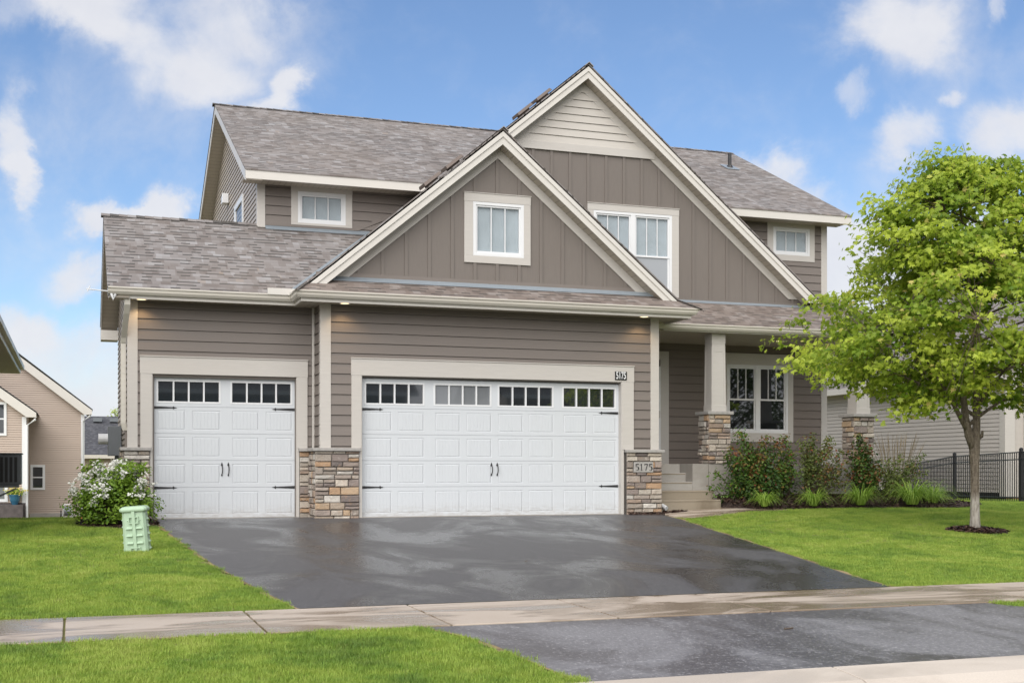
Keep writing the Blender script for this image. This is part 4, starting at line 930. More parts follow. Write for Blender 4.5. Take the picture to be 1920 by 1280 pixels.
# ------------------------------------------------------------------ foliage
def leafset(name,mat,pos,nrm,size,tone,parent,shape='maple',droop=.3,seed=0):
    """pos (n,3); each leaf is a folded little blade; one mesh"""
    r=np.random.default_rng(seed); n=len(pos)
    if shape=='maple':
        T=np.array([(0,0,0),(.28,.10,.03),(.62,.22,.0),(.36,.42,.05),(.50,.78,.0),(.20,.62,.05),(0,1.12,-.08),(-.20,.62,.05),(-.50,.78,.0),(-.36,.42,.05),(-.62,.22,.0),(-.28,.10,.03)],float)
        Fc=[(0,1,2,3),(0,3,4,5),(0,5,6,7),(0,7,8,9),(0,9,10,11)]
    elif shape=='oval':
        T=np.array([(0,0,0),(.30,.35,.06),(.26,.75,.03),(0,1.05,-.06),(-.26,.75,.03),(-.30,.35,.06)],float); Fc=[(0,1,2,3),(0,3,4,5)]
    elif shape=='petal':
        T=np.array([(0,.5,.12),(.5,.2,0),(.35,-.4,0),(-.35,-.4,0),(-.5,.2,0)],float); Fc=[(0,1,2),(0,2,3),(0,3,4),(1,2,3,4)]
    nv=len(T); nrm=nrm/np.maximum(np.linalg.norm(nrm,axis=1,keepdims=True),1e-6)
    ax=r.normal(size=(n,3)); ax[:,2]-=droop*2; ax-= (ax*nrm).sum(1,keepdims=True)*nrm; ax/=np.maximum(np.linalg.norm(ax,axis=1,keepdims=True),1e-6)
    sx=np.cross(ax,nrm); V=pos[:,None,:]+size[:,None,None]*(T[None,:,0:1]*sx[:,None,:]+T[None,:,1:2]*ax[:,None,:]+T[None,:,2:3]*nrm[:,None,:]*1.5)
    V=V.reshape(-1,3); idx=[]; ls=[]; 
    base=np.arange(n)*nv
    cols=[np.array(f) for f in Fc]
    loops=np.concatenate([ (base[:,None]+c[None,:]) for c in cols],axis=1)
    cnt=np.tile(np.array([len(c) for c in cols]),n); loops=loops.reshape(-1)
    me=bpy.data.meshes.new(name); me.vertices.add(len(V)); me.vertices.foreach_set('co',V.reshape(-1).astype(np.float32))
    me.loops.add(len(loops)); me.loops.foreach_set('vertex_index',loops.astype(np.int32)); me.polygons.add(len(cnt))
    st=np.concatenate([[0],np.cumsum(cnt)[:-1]]); me.polygons.foreach_set('loop_start',st.astype(np.int32)); me.polygons.foreach_set('loop_total',cnt.astype(np.int32))
    a=me.attributes.new('tone','FLOAT','POINT'); a.data.foreach_set('value',np.repeat(tone,nv).astype(np.float32))
    me.materials.append(M[mat]); me.update(calc_edges=True); o=bpy.data.objects.new(name,me); C.objects.link(o)
    if parent: o.parent=parent
    return o
def bez(a,b,c,n=6): return [a*(1-t)**2+b*2*t*(1-t)+c*t*t for t in [i/n for i in range(n+1)]]
def maple():
    root=thing('maple_tree','young maple tree with a full bright green crown standing in the right lawn','tree'); z0=h(TX,TY)
    rr=random.Random(5); tb=MB(); B=Vector((TX,TY,z0-.05))
    trunk=[B,B+Vector((0,0,.25)),B+Vector((.0,0,.7)),B+Vector((-.005,0,1.1)),B+Vector((-.01,0,1.45)),B+Vector((.03,0,1.75)),B+Vector((.05,.02,2.4)),B+Vector((.02,.05,3.3)),B+Vector((-.1,.05,4.3)),B+Vector((-.30,.0,5.4))]
    tb.tube(trunk,[.105,.078,.070,.072,.088,.062,.050,.040,.028,.012],14)
    f=B+Vector((-.02,0,1.40)); tb.tube([f,f+Vector((-.10,0,.22)),f+Vector((-.17,0,.5)),f+Vector((-.16,.1,1.1)),f+Vector((-.3,.2,2.0))],[.07,.07,.06,.045,.02],12)
    tb.tube([f+Vector((-.13,0,.3)),f+Vector((-.30,-.03,.52)),f+Vector((-.6,-.1,.9)),f+Vector((-1.0,-.1,1.4))],[.045,.04,.03,.015],9)
    tb.tube([f+Vector((.07,0,.1)),f+Vector((.13,-.03,.20)),f+Vector((.15,-.03,.30))],[.035,.028,.018],8)
    limbs=[]
    for i in range(30):
        a=i*2.39996+rr.uniform(-.3,.3); zs=1.75+3.6*(i/29)**.9; rd=interp(zs+.7,[1.9,2.85,3.4,4.2,5.3,6.2],[1.2,2.4,2.4,1.5,1.2,.3])*rr.uniform(.75,1.0); up=rr.uniform(.35,.9)*rd*.55
        a0=B+Vector((.03,0,zs)) if i%4 else B+Vector((-.16,.03,min(zs,2.9))); e=a0+Vector((math.cos(a)*rd,math.sin(a)*rd,up)); m1=a0.lerp(e,.5)+Vector((0,0,-.05+.16*rd)); pts=bez(a0,m1,e,9); limbs.append(pts)
        tb.tube(pts,[max(.006,(.034-.012*i/29)*(1-k/9.6)) for k in range(10)],7)
    lp=[p for L_ in limbs for p in L_[2:]]+[B+Vector((0,0,z_/10)) for z_ in range(22,60,3)]
    tk=tb.build('trunk','bark',root,smooth=True)
    # crown: boughs reach out into uneven clumps
    prof=[(1.9,.6),(2.1,1.0),(2.3,1.5),(2.55,2.1),(2.85,2.65),(3.4,2.65),(3.85,2.3),(4.15,1.8),(4.9,1.7),(5.3,1.5),(5.6,1.1),(5.95,.75),(6.3,.3)]
    Rz=lambda z:interp(z,[p[0] for p in prof],[p[1] for p in prof])
    br=MB(); pos=[];nr=[];tn=[];sz=[]; nb=0
    clumps=[]
    extra=[(-3.1,0,2.75),(-2.95,.1,3.0),(-3.3,-.1,2.72),(-2.65,.2,3.75),(-2.45,0,3.6),(-2.85,0,3.72),(-2.8,-.2,2.55),(-1.7,.2,5.2),(-1.85,0,5.35),(-1.9,.2,4.7),(-1.9,.2,3.1),(-.75,0,6.2),(-.85,0,6.0),(-.7,.1,5.8),(-.9,-.1,5.6),(-1.5,-.3,2.0),(-1.15,-.3,2.05),(.7,-.7,2.2),(1.1,-.3,2.1),(1.2,-.5,1.85)]
    for e in extra: clumps.append((Vector(e),.36,80))
    for i in range(900):
        z=rr.choice([rr.uniform(1.8,3.3),rr.uniform(2.2,4.8),rr.uniform(3.0,6.1),rr.uniform(3.6,6.1)]); a=rr.uniform(0,6.283); q=rr.uniform(.22,1.0)**.5
        rad=Rz(z)*q*(1+.17*math.sin(3*a+z*2)+.12*math.sin(5*a-z*3)); e=Vector((math.cos(a)*rad,math.sin(a)*rad*.95,z))
        if e.x>0: e.x*=1.12
        if (rad<1.05 and z<2.55) or (rad<1.5 and z<2.15): continue
        clumps.append((e,rr.uniform(.17,.36),int(rr.uniform(34,80))))
    G=lambda sd:max(-1.5*sd,min(1.5*sd,rr.gauss(0,sd)))
    for (e,r,nl) in clumps:
        c=B+e; rad=math.hypot(e.x,e.y); zst=max(1.5+.6*rr.random(),min(5.6,e.z-rad*.55-.1)); sp=min(lp,key=lambda q:(q-c).length+.4*max(0,q.z-c.z)); mid=(sp+c)/2+Vector((0,0,.05))
        br.tube(bez(sp,mid,c,5),[max(.003,.009*(1-i/6)) for i in range(6)],5,False)
        out=Vector((e.x,e.y,0)).normalized() if rad>.05 else Vector((1,0,0)); side=Vector((-out.y,out.x,0))
        base_t=rr.choice([rr.uniform(.0,.35),rr.uniform(.25,.75)])+.10*min(1,rad/2.2)
        for k in range(nl):
            # flattened drooping spray
            u=G(.5)*r*1.5; v=G(.5)*r*1.1; w=G(.45)*r*.5-.35*max(0,u)+.1*u
            p=c+out*u+side*v+Vector((0,0,w)); pos.append(p); 
            nn=Vector((out.x*.6+rr.gauss(0,.55),out.y*.6+rr.gauss(0,.55),.65+rr.gauss(0,.5))); nr.append(nn)
            t=base_t+rr.gauss(0,.10)+w/r*.22+max(-.2,u/r)*.22; t=min(.84,max(0,t))
            if rr.random()<.035: t=rr.uniform(.9,1)
            tn.append(t); sz.append(rr.uniform(.045,.098))
    # protruding shoots on the outline
    for i in range(90):
        z=rr.uniform(2.0,6.2); a=rr.uniform(0,6.283); rad=Rz(z)*rr.uniform(.95,1.05); e=Vector((math.cos(a)*rad,math.sin(a)*rad,z)); d=Vector((math.cos(a)*.7,math.sin(a)*.7,rr.uniform(.1,1.1))).normalized()*rr.uniform(.2,.42)
        c=B+e; q0=min(lp,key=lambda q:(q-c).length); br.tube([q0,c-d,c,c+d],[.006,.005,.004,.002],4,False)
        for k in range(14):
            t_=rr.uniform(-.4,1.05); p=c+d*t_+Vector((rr.gauss(0,.04),rr.gauss(0,.04),rr.gauss(0,.04))); pos.append(p); nr.append(Vector((rr.gauss(0,.6),rr.gauss(0,.6),.8))); tn.append(min(.84,rr.uniform(.4,.9))); sz.append(rr.uniform(.045,.075))
    bo=br.build('branches','twig',root,smooth=True)
    leafset('crown','maple',np.array(pos),np.array(nr),np.array(sz),np.array(tn),root,'maple',.55,3)
maple()
def shrub(name,label,cat,x,y,rx,ry,hh,n,mat,size,seed,shape='oval',sparse=0,shoots=0,group=None,z0=None,flower=None,dens=.55,redt=.1,lean=0):
    root=thing(name,label,cat,group); r=random.Random(seed); z=h(x,y) if z0 is None else z0; st=MB(); pos=[];nr=[];tn=[];sz=[]; fl=[];
    cl=[]
    nc=int(n/45)
    for i in range(nc):
        a=r.uniform(0,6.283); q=r.random()**.45; zz=r.uniform(.12,1.0); prof=math.sin(min(1,zz*1.05+.18)*math.pi*.86)**.6 if not sparse else .45+.55*zz
        e=Vector((math.cos(a)*rx*q*prof+lean*zz,math.sin(a)*ry*q*prof,zz*hh*(1-.14*q*q)*(1 if not sparse else 1-.35*r.random()*q)))
        cl.append((e,r.uniform(.5,1.1)))
    for i in range(shoots):
        a=r.uniform(0,6.283); q=r.uniform(.2,.8); e=Vector((math.cos(a)*rx*q,math.sin(a)*ry*q,hh*r.uniform(.95,1.18))); cl.append((e,.45))
    B=Vector((x,y,z))
    for e,s in cl:
        c=B+e; st.tube(bez(B+Vector((e.x*.12,e.y*.12,0)),B+Vector((e.x*.35,e.y*.35,e.z*.65)),c,4),[.012,.009,.007,.005,.003],4,False)
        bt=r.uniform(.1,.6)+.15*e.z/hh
        R0=.13*s*max(rx,.5)*(1.4 if not sparse else 1)
        for k in range(int(45*(.7 if sparse else 1))):
            gg=lambda q_:max(-1.4*q_,min(1.4*q_,r.gauss(0,q_))); p=c+Vector((gg(R0),gg(R0),gg(R0*.85)))
            if p.z<z+.03: continue
            pos.append(p); nr.append(Vector((p.x-B.x,p.y-B.y,0))*.5/max(rx,.3)+Vector((r.gauss(0,.5),r.gauss(0,.5),.7))); 
            t=min(.84,max(0,bt+r.gauss(0,.15))); 
            if r.random()<redt*(2.5 if s<.6 else 1): t=r.uniform(.9,1)
            tn.append(t); sz.append(size*r.uniform(.7,1.3))
        if flower and e.z>hh*.45 and (e.y<ry*.35):
            for k in range(flower):
                p=c+Vector((r.gauss(0,R0*.9),r.gauss(0,R0*.9)-.03,abs(r.gauss(0,R0))+.02)); fl.append(p)
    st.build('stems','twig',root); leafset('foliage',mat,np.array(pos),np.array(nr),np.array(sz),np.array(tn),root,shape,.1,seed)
    return root,fl
root,fl=shrub('spirea_bush','round green bush covered in small white flower clusters at the left garage corner','bush',.60,20.75,.66,.62,.84,9800,'spirea',.05,3,shoots=18,redt=0,flower=0)
r=random.Random(9); P_=[];
for i in range(80):
    a=r.uniform(0,6.283); q=r.random()**.6; zz=1.13-.42*q*q+r.uniform(-.08,.18); cx_,cy_=.55+math.cos(a)*.60*q,20.75+math.sin(a)*.52*q-.05
    L=r.uniform(.04,.12)
    for k in range(26): P_.append((cx_+r.gauss(0,.028),cy_+r.gauss(0,.028),h(.6,20.75)+zz-.29+r.uniform(-.05,L)+r.gauss(0,.015)))
for i in range(16):
    a=r.uniform(3.3,6.1); zz=r.uniform(.45,.82); cx_,cy_=.55+math.cos(a)*.66,20.75+math.sin(a)*.62
    for k in range(12): P_.append((cx_+r.gauss(0,.03),cy_+r.gauss(0,.03),h(.6,20.75)+zz+r.gauss(0,.018)))
P_=np.array(P_); leafset('flowers','petal',P_,rng.normal(size=P_.shape)+np.array([0,-.6,.7]),rng.uniform(.026,.042,len(P_)),rng.random(len(P_)),root,'petal',0,4)
def plumes(name,label,x,y,z0,tops,mat,size,seed,nleaf=150,rad=.10,redt=.12,bare=.3,base=.12,dead=0):
    root=thing(name,label,'bush'); r=random.Random(seed); st=MB(); pos=[];nr=[];tn=[];sz=[]; B=Vector((x,y,z0-.03))
    allt=[]
    for (dx,dy,hh,k) in tops:
        allt.append((dx,dy,hh,k))
        for j in range(2): allt.append((dx+r.gauss(0,.10),dy+r.gauss(0,.08),hh*r.uniform(.5,.9),k*.7))
    for (dx,dy,hh,k) in allt:
        b=B+Vector((r.gauss(0,base),r.gauss(0,base*.6),0)); t=B+Vector((dx,dy,hh)); mid=b.lerp(t,.5)+Vector((-(t.x-b.x)*.12,0,.12*hh)); pts=bez(b,mid,t,8); st.tube(pts,[.011,.010,.009,.008,.007,.006,.005,.004,.002],5,False)
        bt=r.uniform(.05,.55); rk=r.choice([.3,.5,.6,2.6])
        for i in range(int(nleaf*k*hh*1.5)):
            u=r.uniform(bare,1.03); p0=pts[min(8,int(u*8))]; p1=pts[min(8,int(u*8)+1)]; p=p0.lerp(p1,(u*8)%1); w=rad*(.62+.6*math.sin(min(1,max(0,(u-bare)/(1.05-bare)))*math.pi))
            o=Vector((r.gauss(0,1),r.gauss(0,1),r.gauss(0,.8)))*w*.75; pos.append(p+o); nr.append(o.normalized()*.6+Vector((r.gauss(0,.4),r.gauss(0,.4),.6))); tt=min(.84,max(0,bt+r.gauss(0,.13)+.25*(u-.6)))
            if r.random()<redt*rk*(1.6 if u>.8 else .7): tt=r.uniform(.88,1)
            tn.append(tt); sz.append(size*r.uniform(.6,1.25))
    for i in range(dead):
        a=r.uniform(-.4,3.5); L=r.uniform(.4,.8); t=B+Vector((math.cos(a)*L*.9,-abs(math.sin(a))*.2,L*r.uniform(.3,.9))); st.tube(bez(B,B.lerp(t,.5)+Vector((0,0,.1)),t,4),[.006,.005,.004,.003,.002],4,False)
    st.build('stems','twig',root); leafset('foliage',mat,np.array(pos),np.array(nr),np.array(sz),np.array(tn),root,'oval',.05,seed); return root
plumes('weigela_bush','full dark green bush with reddish tips beside the left porch column',12.72,21.75,.2,[(-.30,.0,1.42,1),(-.12,.0,1.12,.9),(.36,.05,1.32,.95),(.62,.0,1.25,.9),(-.62,-.1,.95,1.0),(-.90,-.1,.62,.7),(-.45,-.2,.8,1.1),(.1,-.2,.92,1.1),(-.15,-.25,.62,1.2),(.62,-.1,.72,.9),(.35,-.3,.6,1.1),(-.6,-.2,.45,1.0),(.9,-.05,.95,.6),(.95,-.1,.6,.5),(.1,.1,1.0,.9)],'weigela',.062,12,230,.10,.20,.12,.26)
plumes('weigela_bush','small green bush with a tall shoot and red flowers left of the airy bush',13.55,21.9,.24,[(.0,0,1.28,.7),(.12,0,.95,.6),(-.1,-.1,.6,.6)],'weigela',.055,13,200,.08,.3,.3)
plumes('airy_bush','airy bush with bare lower stems and red flowers below the porch window',14.10,21.8,.22,[(-.22,0,1.20,.8),(.05,.05,1.36,.8),(.42,0,1.28,.8),(.70,0,1.02,.7),(.95,-.05,.78,.5),(.0,-.15,.9,.6),(.3,-.15,.7,.5),(-.3,-.15,.65,.5),(.62,-.1,.65,.6)],'thin',.055,14,170,.085,.2,.40,.08,18)
plumes('weigela_bush','dark reddish bush in front of the right porch column',15.42,21.85,.24,[(-.15,.0,1.32,1),(-.38,-.05,1.0,.9),(.05,-.05,1.1,.9),(.28,-.1,.8,.8),(-.25,-.1,.65,.7),(.05,-.2,.6,.8)],'weigela',.06,15,230,.09,.5,.15)
plumes('airy_bush','tangled olive bush with pale dead twigs right of the porch foundation',16.0,21.9,.2,[(.0,0,.88,.8),(.30,0,.95,.8),(.60,-.05,.85,.9),(.2,-.15,.6,.7),(.85,-.05,.98,.6),(.5,-.2,.5,.7),(-.1,-.2,.5,.7)],'thin',.055,16,200,.10,.05,.2,.12,34)
def dry():
    root=thing('feather_grass','thin tan feathery grass stems rising behind the olive bush','ornamental grass'); r=random.Random(4); m_=MB()
    for i in range(95):
        a=r.uniform(0,6.283); q=r.random(); b=Vector((16.5+math.cos(a)*.15,22.3+math.sin(a)*.15,.2)); t=b+Vector((math.cos(a)*q*.55,math.sin(a)*q*.4,r.uniform(.8,1.45)))
        m_.tube(bez(b,(b+t)/2+Vector((-math.cos(a)*.05,0,.15)),t,5),[.004,.004,.003,.003,.006,.002],3,False,r.random())
    m_.build('stems','tan',root)
dry()
def lily(label,x,y,s,seed,z0):
    root=thing('daylily_clump',label,'plant','daylily clumps along the mulch bed'); r=random.Random(seed); m_=MB()
    for i in range(int(170*s)):
        a=r.uniform(0,6.283); L=r.uniform(.34,.60)*s; up=r.uniform(.45,.92); w=r.uniform(.008,.013); d=Vector((math.cos(a),math.sin(a),0)); sd=Vector((-d.y,d.x,0)); b=Vector((x,y,z0))+d*r.uniform(0,.07*s)
        p1=b+d*L*.34+Vector((0,0,L*up*1.05)); p2=b+d*L*r.uniform(.55,1.05)+Vector((0,0,max(.02,L*(up-r.uniform(.35,.8))))); pts=bez(b,p1,p2,6); tone=r.random()
        for k in range(6):
            w0,w1=w*(1-k/6.2),w*(1-(k+1)/6.2); m_.poly([pts[k]-sd*w0,pts[k]+sd*w0,pts[k+1]+sd*w1,pts[k+1]-sd*w1],tone=tone)
    m_.build('leaves','lily',root)
lily('smallest daylily clump, nearest the porch steps',12.57,21.05,.95,1,.13)
lily('spiky daylily clump in front of the airy bush',13.70,21.1,1.12,2,.13)
lily('spiky daylily clump in front of the dark reddish bush',14.79,21.1,1.28,3,.14)
lily('largest daylily clump, left one of the touching pair at the bed end',15.94,21.0,1.6,4,.14)
lily('far right daylily clump, right one of the touching pair at the bed end',16.72,21.4,1.40,5,.12)
# ------------------------------------------------------------------ grass
def grass():
    r=random.Random(2); tufts=[]
    for v in range(4):
        m_=MB(); tone=[]
        for i in range(34):
            a=r.uniform(0,6.283); q=r.random()**.5*.06; b=Vector((math.cos(a)*q,math.sin(a)*q,-.004)); L=r.uniform(.018,.042); l=r.uniform(.1,.9)*L; a2=r.uniform(0,6.283); d=Vector((math.cos(a2),math.sin(a2),0)); s_=Vector((-d.y,d.x,0))*r.uniform(.0011,.0020); sh=r.random()
            pm=b+d*l*.35+Vector((0,0,L*.6)); pt=b+d*l+Vector((0,0,L))
            m_.poly([b-s_,b+s_,pm+s_*.8,pm-s_*.8],tone=sh); m_.poly([pm-s_*.8,pm+s_*.8,pt],tone=sh)
        me=bpy.data.meshes.new('tuft'); me.from_pydata(m_.v,[],m_.f); at=me.color_attributes.new('shade','FLOAT_COLOR','CORNER').data
        for p,t in zip(me.polygons,m_.tone):
            for li in p.loop_indices: at[li].color=(t,t,t,1)
        me.materials.append(M['grass']); o=bpy.data.objects.new('grass_tuft_source',me); tufts.append(o)
    # points
    rg=np.random.default_rng(5); pts=[]
    def fill(x0,x1,y0,y1,dens,ok):
        n=int((x1-x0)*(y1-y0)*dens); X=rg.uniform(x0,x1,n); Y=rg.uniform(y0,y1,n)
        for a,b in zip(X,Y):
            # only what the lens could plausibly see (with a margin)
            D=a*fs+b*fc; u=(a*fc-b*fs)/D
            if abs(u)>.47: continue
            if ok(a,b): pts.append((a,b,h(a,b)))
    jx=lambda a,b:.035*math.sin(b*7)+.02*math.sin(b*23)+.02*math.sin(a*19)
    fill(-6,3.2,7.3,9.99,620,lambda a,b:a<AL(b)-.045+jx(a,b) and b<9.94+jx(b,a)*.8)
    fill(8,12,7.4,9.99,500,lambda a,b:a>AR(b)+.02+jx(a,b) and b<9.94+jx(b,a)*.8)
    lf=lambda a,b:a<DL(b)-.05+jx(a,b) and b>11.475+jx(b,a)*.8 and not (b>19.9 and pip(a,b,sb)) and not (a>.75 and b>21.8)
    fill(-5,2,11.4,15,520,lf); fill(-6,2,15,22,330,lf); fill(-8,1.0,22,34,150,lf)
    rt=lambda a,b:a>DR(b)+.05+jx(a,b) and b>11.475+jx(b,a)*.8 and not pip(a,b,BED) and not pip(a,b,tr) and not pip(a,b,wk) and not pip(a,b,pb) and not (a<16 and b>21.7) and not(a<12.5 and b>21.1)
    fill(8.4,17,11.4,15,480,rt); fill(9,22,15,21.3,300,rt); fill(12,24,21.3,31,130,rt)
    me=bpy.data.meshes.new('grass_points'); me.vertices.add(len(pts)); me.vertices.foreach_set('co',np.array(pts,dtype=np.float32).reshape(-1)); me.update()
    o=bpy.data.objects.new('grass',me); C.objects.link(o); tag(o,'bright green mown grass covering the lawns','grass',kind='stuff')
    ng=bpy.data.node_groups.new('scatter','GeometryNodeTree'); ng.interface.new_socket('Geometry',in_out='INPUT',socket_type='NodeSocketGeometry'); ng.interface.new_socket('Geometry',in_out='OUTPUT',socket_type='NodeSocketGeometry')
    N=ng.nodes; L=ng.links; gi=N.new('NodeGroupInput'); go=N.new('NodeGroupOutput'); ip=N.new('GeometryNodeInstanceOnPoints'); j=N.new('GeometryNodeJoinGeometry')
    gm=N.new('GeometryNodeGeometryToInstance')
    for t in tufts:
        oi=N.new('GeometryNodeObjectInfo'); oi.inputs[0].default_value=t; oi.inputs['As Instance'].default_value=True; L.new(oi.outputs['Geometry'],gm.inputs[0])
    L.new(gi.outputs[0],ip.inputs['Points']); L.new(gm.outputs[0],ip.inputs['Instance']); ip.inputs['Pick Instance'].default_value=True
    rv=N.new('FunctionNodeRandomValue'); rv.data_type='FLOAT_VECTOR'; rv.inputs[0].default_value=(-.12,-.12,0); rv.inputs[1].default_value=(.12,.12,6.283); L.new(rv.outputs[0],ip.inputs['Rotation'])
    rs=N.new('FunctionNodeRandomValue'); rs.data_type='FLOAT'; rs.inputs[2].default_value=.75; rs.inputs[3].default_value=1.3; rs.inputs['Seed'].default_value=3; L.new(rs.outputs[1],ip.inputs['Scale'])
    L.new(ip.outputs[0],go.inputs[0]); md=o.modifiers.new('scatter','NODES'); md.node_group=ng
    print('tufts',len(pts))
grass()
# ------------------------------------------------------------------ utility pedestal
def pedestal():
    root=thing('utility_pedestal','pale green plastic utility pedestal leaning slightly in the left lawn','utility box'); root.location=(.79,16.78,h(.79,16.78)-.03); root.rotation_euler=(R(2),R(-4),R(-14)); root.scale=(.84,.84,1.0)
    m_=MB(); w0,w1=.185,.172; d0,d1=.13,.12; z1=.56
    def ring(w,d,z,k=.035): return [(-w+k,-d,z),(w-k,-d,z),(w,-d+k,z),(w,d-k,z),(w-k,d,z),(-w+k,d,z),(-w,d-k,z),(-w,-d+k,z)]
    a,b=ring(w0,d0,0),ring(w1,d1,z1); m_.faces(a+b,[(i,(i+1)%8,8+(i+1)%8,8+i) for i in range(8)])
    m_.build('cabinet','plastic',root)
    m_=MB(); L=[ring(.19,.14,.545),ring(.205,.155,.56),ring(.205,.155,.585),ring(.17,.12,.612)]
    v=sum(L,[]); f=[(r_*8+i,r_*8+(i+1)%8,(r_+1)*8+(i+1)%8,(r_+1)*8+i) for r_ in range(3) for i in range(8)]+[tuple(range(24,32))]
    m_.faces(v,f); m_.build('lid','plastic',root,bevel=.006)
    m_=MB(); yf=lambda z:-(.13-.01*z/.56)
    m_.box(-.024,.024,yf(0)-.022,yf(0)+.02,0,.55)
    for zc in (.14,.235,.33):
        for s_ in (-1,1):
            x0,x1=s_*.028,s_*.125; y=yf(zc)
            m_.faces([(x0,y+.01,zc+.035),(x1*.8,y+.01,zc+.035),(x1,y-.035,zc),(x0,y-.04,zc),(x0,y+.01,zc-.008),(x1,y+.01,zc-.008)],[(0,1,2,3),(3,2,5,4),(1,5,2),(0,3,4)])
    for zc in (.045,.44):
        y=yf(zc)-.02
        m_.box(-.075,.075,y-.008,y+.03,zc+.032,zc+.046); m_.box(-.075,.075,y-.008,y+.03,zc-.046,zc-.032); m_.box(-.075,-.06,y-.008,y+.03,zc-.032,zc+.032); m_.box(.06,.075,y-.008,y+.03,zc-.032,zc+.032)
        for s_ in (-1,1):
            m_.faces([(s_*.075,y+.03,zc+.03),(s_*.13,y+.03,zc-.005),(s_*.075,y-.005,zc-.005),(s_*.075,y+.03,zc-.012)],[(0,1,2),(2,1,3)])
    for s_ in (-1,1):
        for zc in (.06,.15,.25,.35,.44):
            x=s_*(.185-.013*zc/.56); m_.faces([(x*.95,-.05,zc+.04),(x*.95,.05,zc+.04),(x+s_*.028,.05,zc),(x+s_*.028,-.05,zc),(x*.95,-.05,zc-.006),(x*.95,.05,zc-.006)],[(0,1,2,3),(3,2,5,4),(0,3,4),(1,5,2)])
    m_.build('ribs','plastic',root,bevel=.002)
pedestal()
# ------------------------------------------------------------------ fence
def fence():
    root=thing('metal_fence','black metal picket fence at the right edge of the lawn','fence')
    P=[Vector((23.3,31.0)),Vector((22.1,27.35)),Vector((21.05,23.7)),Vector((20.6,21.6))]; HT=1.22
    zt=[.72,1.21,1.27,1.3]; zg=[-.1,0.02,.05,.06]
    for k in range(3):
        a,b=P[k],P[k+1]; L=(b-a).length; n=int(L/.112); d=(b-a)/L; q=Vector((-d.y,d.x)); m_=MB()
        za,zb=(zt[k] if k else .98),zt[k+1]; ga,gb=zg[k],zg[k+1]
        Z=lambda t,o:za+(zb-za)*t+o
        def bar(o,hh=.026,w=.014):
            p=[a+q*w,a-q*w,b-q*w,b+q*w]; zz=[Z(0,o),Z(0,o),Z(1,o),Z(1,o)]
            m_.faces([(v.x,v.y,z) for v,z in zip(p,zz)]+[(v.x,v.y,z+hh) for v,z in zip(p,zz)],[(0,1,2,3),(7,6,5,4),(0,4,5,1),(1,5,6,2),(2,6,7,3),(3,7,4,0)])
        bar(-.03); bar(-.20); 
        p=[a+q*.014,a-q*.014,b-q*.014,b+q*.014]; zz=[ga+.12,ga+.12,gb+.12,gb+.12]
        m_.faces([(v.x,v.y,z) for v,z in zip(p,zz)]+[(v.x,v.y,z+.026) for v,z in zip(p,zz)],[(0,1,2,3),(7,6,5,4),(0,4,5,1),(1,5,6,2),(2,6,7,3),(3,7,4,0)])
        m_.build('fence_rails','black',root); m_=MB()
        for i in range(1,n):
            t=i/n; c=a+(b-a)*t; w=.0085; m_.box(c.x-w,c.x+w,c.y-w,c.y+w,ga+(gb-ga)*t+.03,Z(t,-.01))
        m_.build('fence_pickets','black',root)
    for k in (1,2):
        c=P[k]; m_=MB(); w=.034; m_.box(c.x-w,c.x+w,c.y-w,c.y+w,-.1,zt[k]+.06); m_.faces([(c.x-w-.004,c.y-w-.004,zt[k]+.06),(c.x+w+.004,c.y-w-.004,zt[k]+.06),(c.x+w+.004,c.y+w+.004,zt[k]+.06),(c.x-w-.004,c.y+w+.004,zt[k]+.06),(c.x,c.y,zt[k]+.10)],[(0,1,4),(1,2,4),(2,3,4),(3,0,4)]); m_.build('fence_post','black',root)
fence()
# ------------------------------------------------------------------ right neighbour
def simple_window(parent,P,U,N_,x0,x1,z0,z1,fw=.09,hung=True,glassmat='glass_dark'):
    P,U,N_=Vector(P),Vector(U),Vector(N_); 
    def bx(m_,a,b,c,d,n0,n1):
        pts=[P+U*u+Vector((0,0,z))+N_*n for n in (n0,n1) for (u,z) in ((a,c),(b,c),(b,d),(a,d))]
        m_.faces(pts,[(0,3,2,1),(4,5,6,7),(0,1,5,4),(1,2,6,5),(2,3,7,6),(3,0,4,7)])
    f=MB(); bx(f,x0,x0+fw,z0,z1,0,.06); bx(f,x1-fw,x1,z0,z1,0,.06); bx(f,x0+fw,x1-fw,z0,z0+fw,0,.06); bx(f,x0+fw,x1-fw,z1-fw,z1,0,.06)
    if hung: bx(f,x0+fw,x1-fw,(z0+z1)/2-.03,(z0+z1)/2+.03,0,.055)
    o=f.build('window_frame','white',parent); g=MB(); bx(g,x0+fw*.5,x1-fw*.5,z0+fw*.5,z1-fw*.5,.030,.040); g.build('window_pane',glassmat,o)
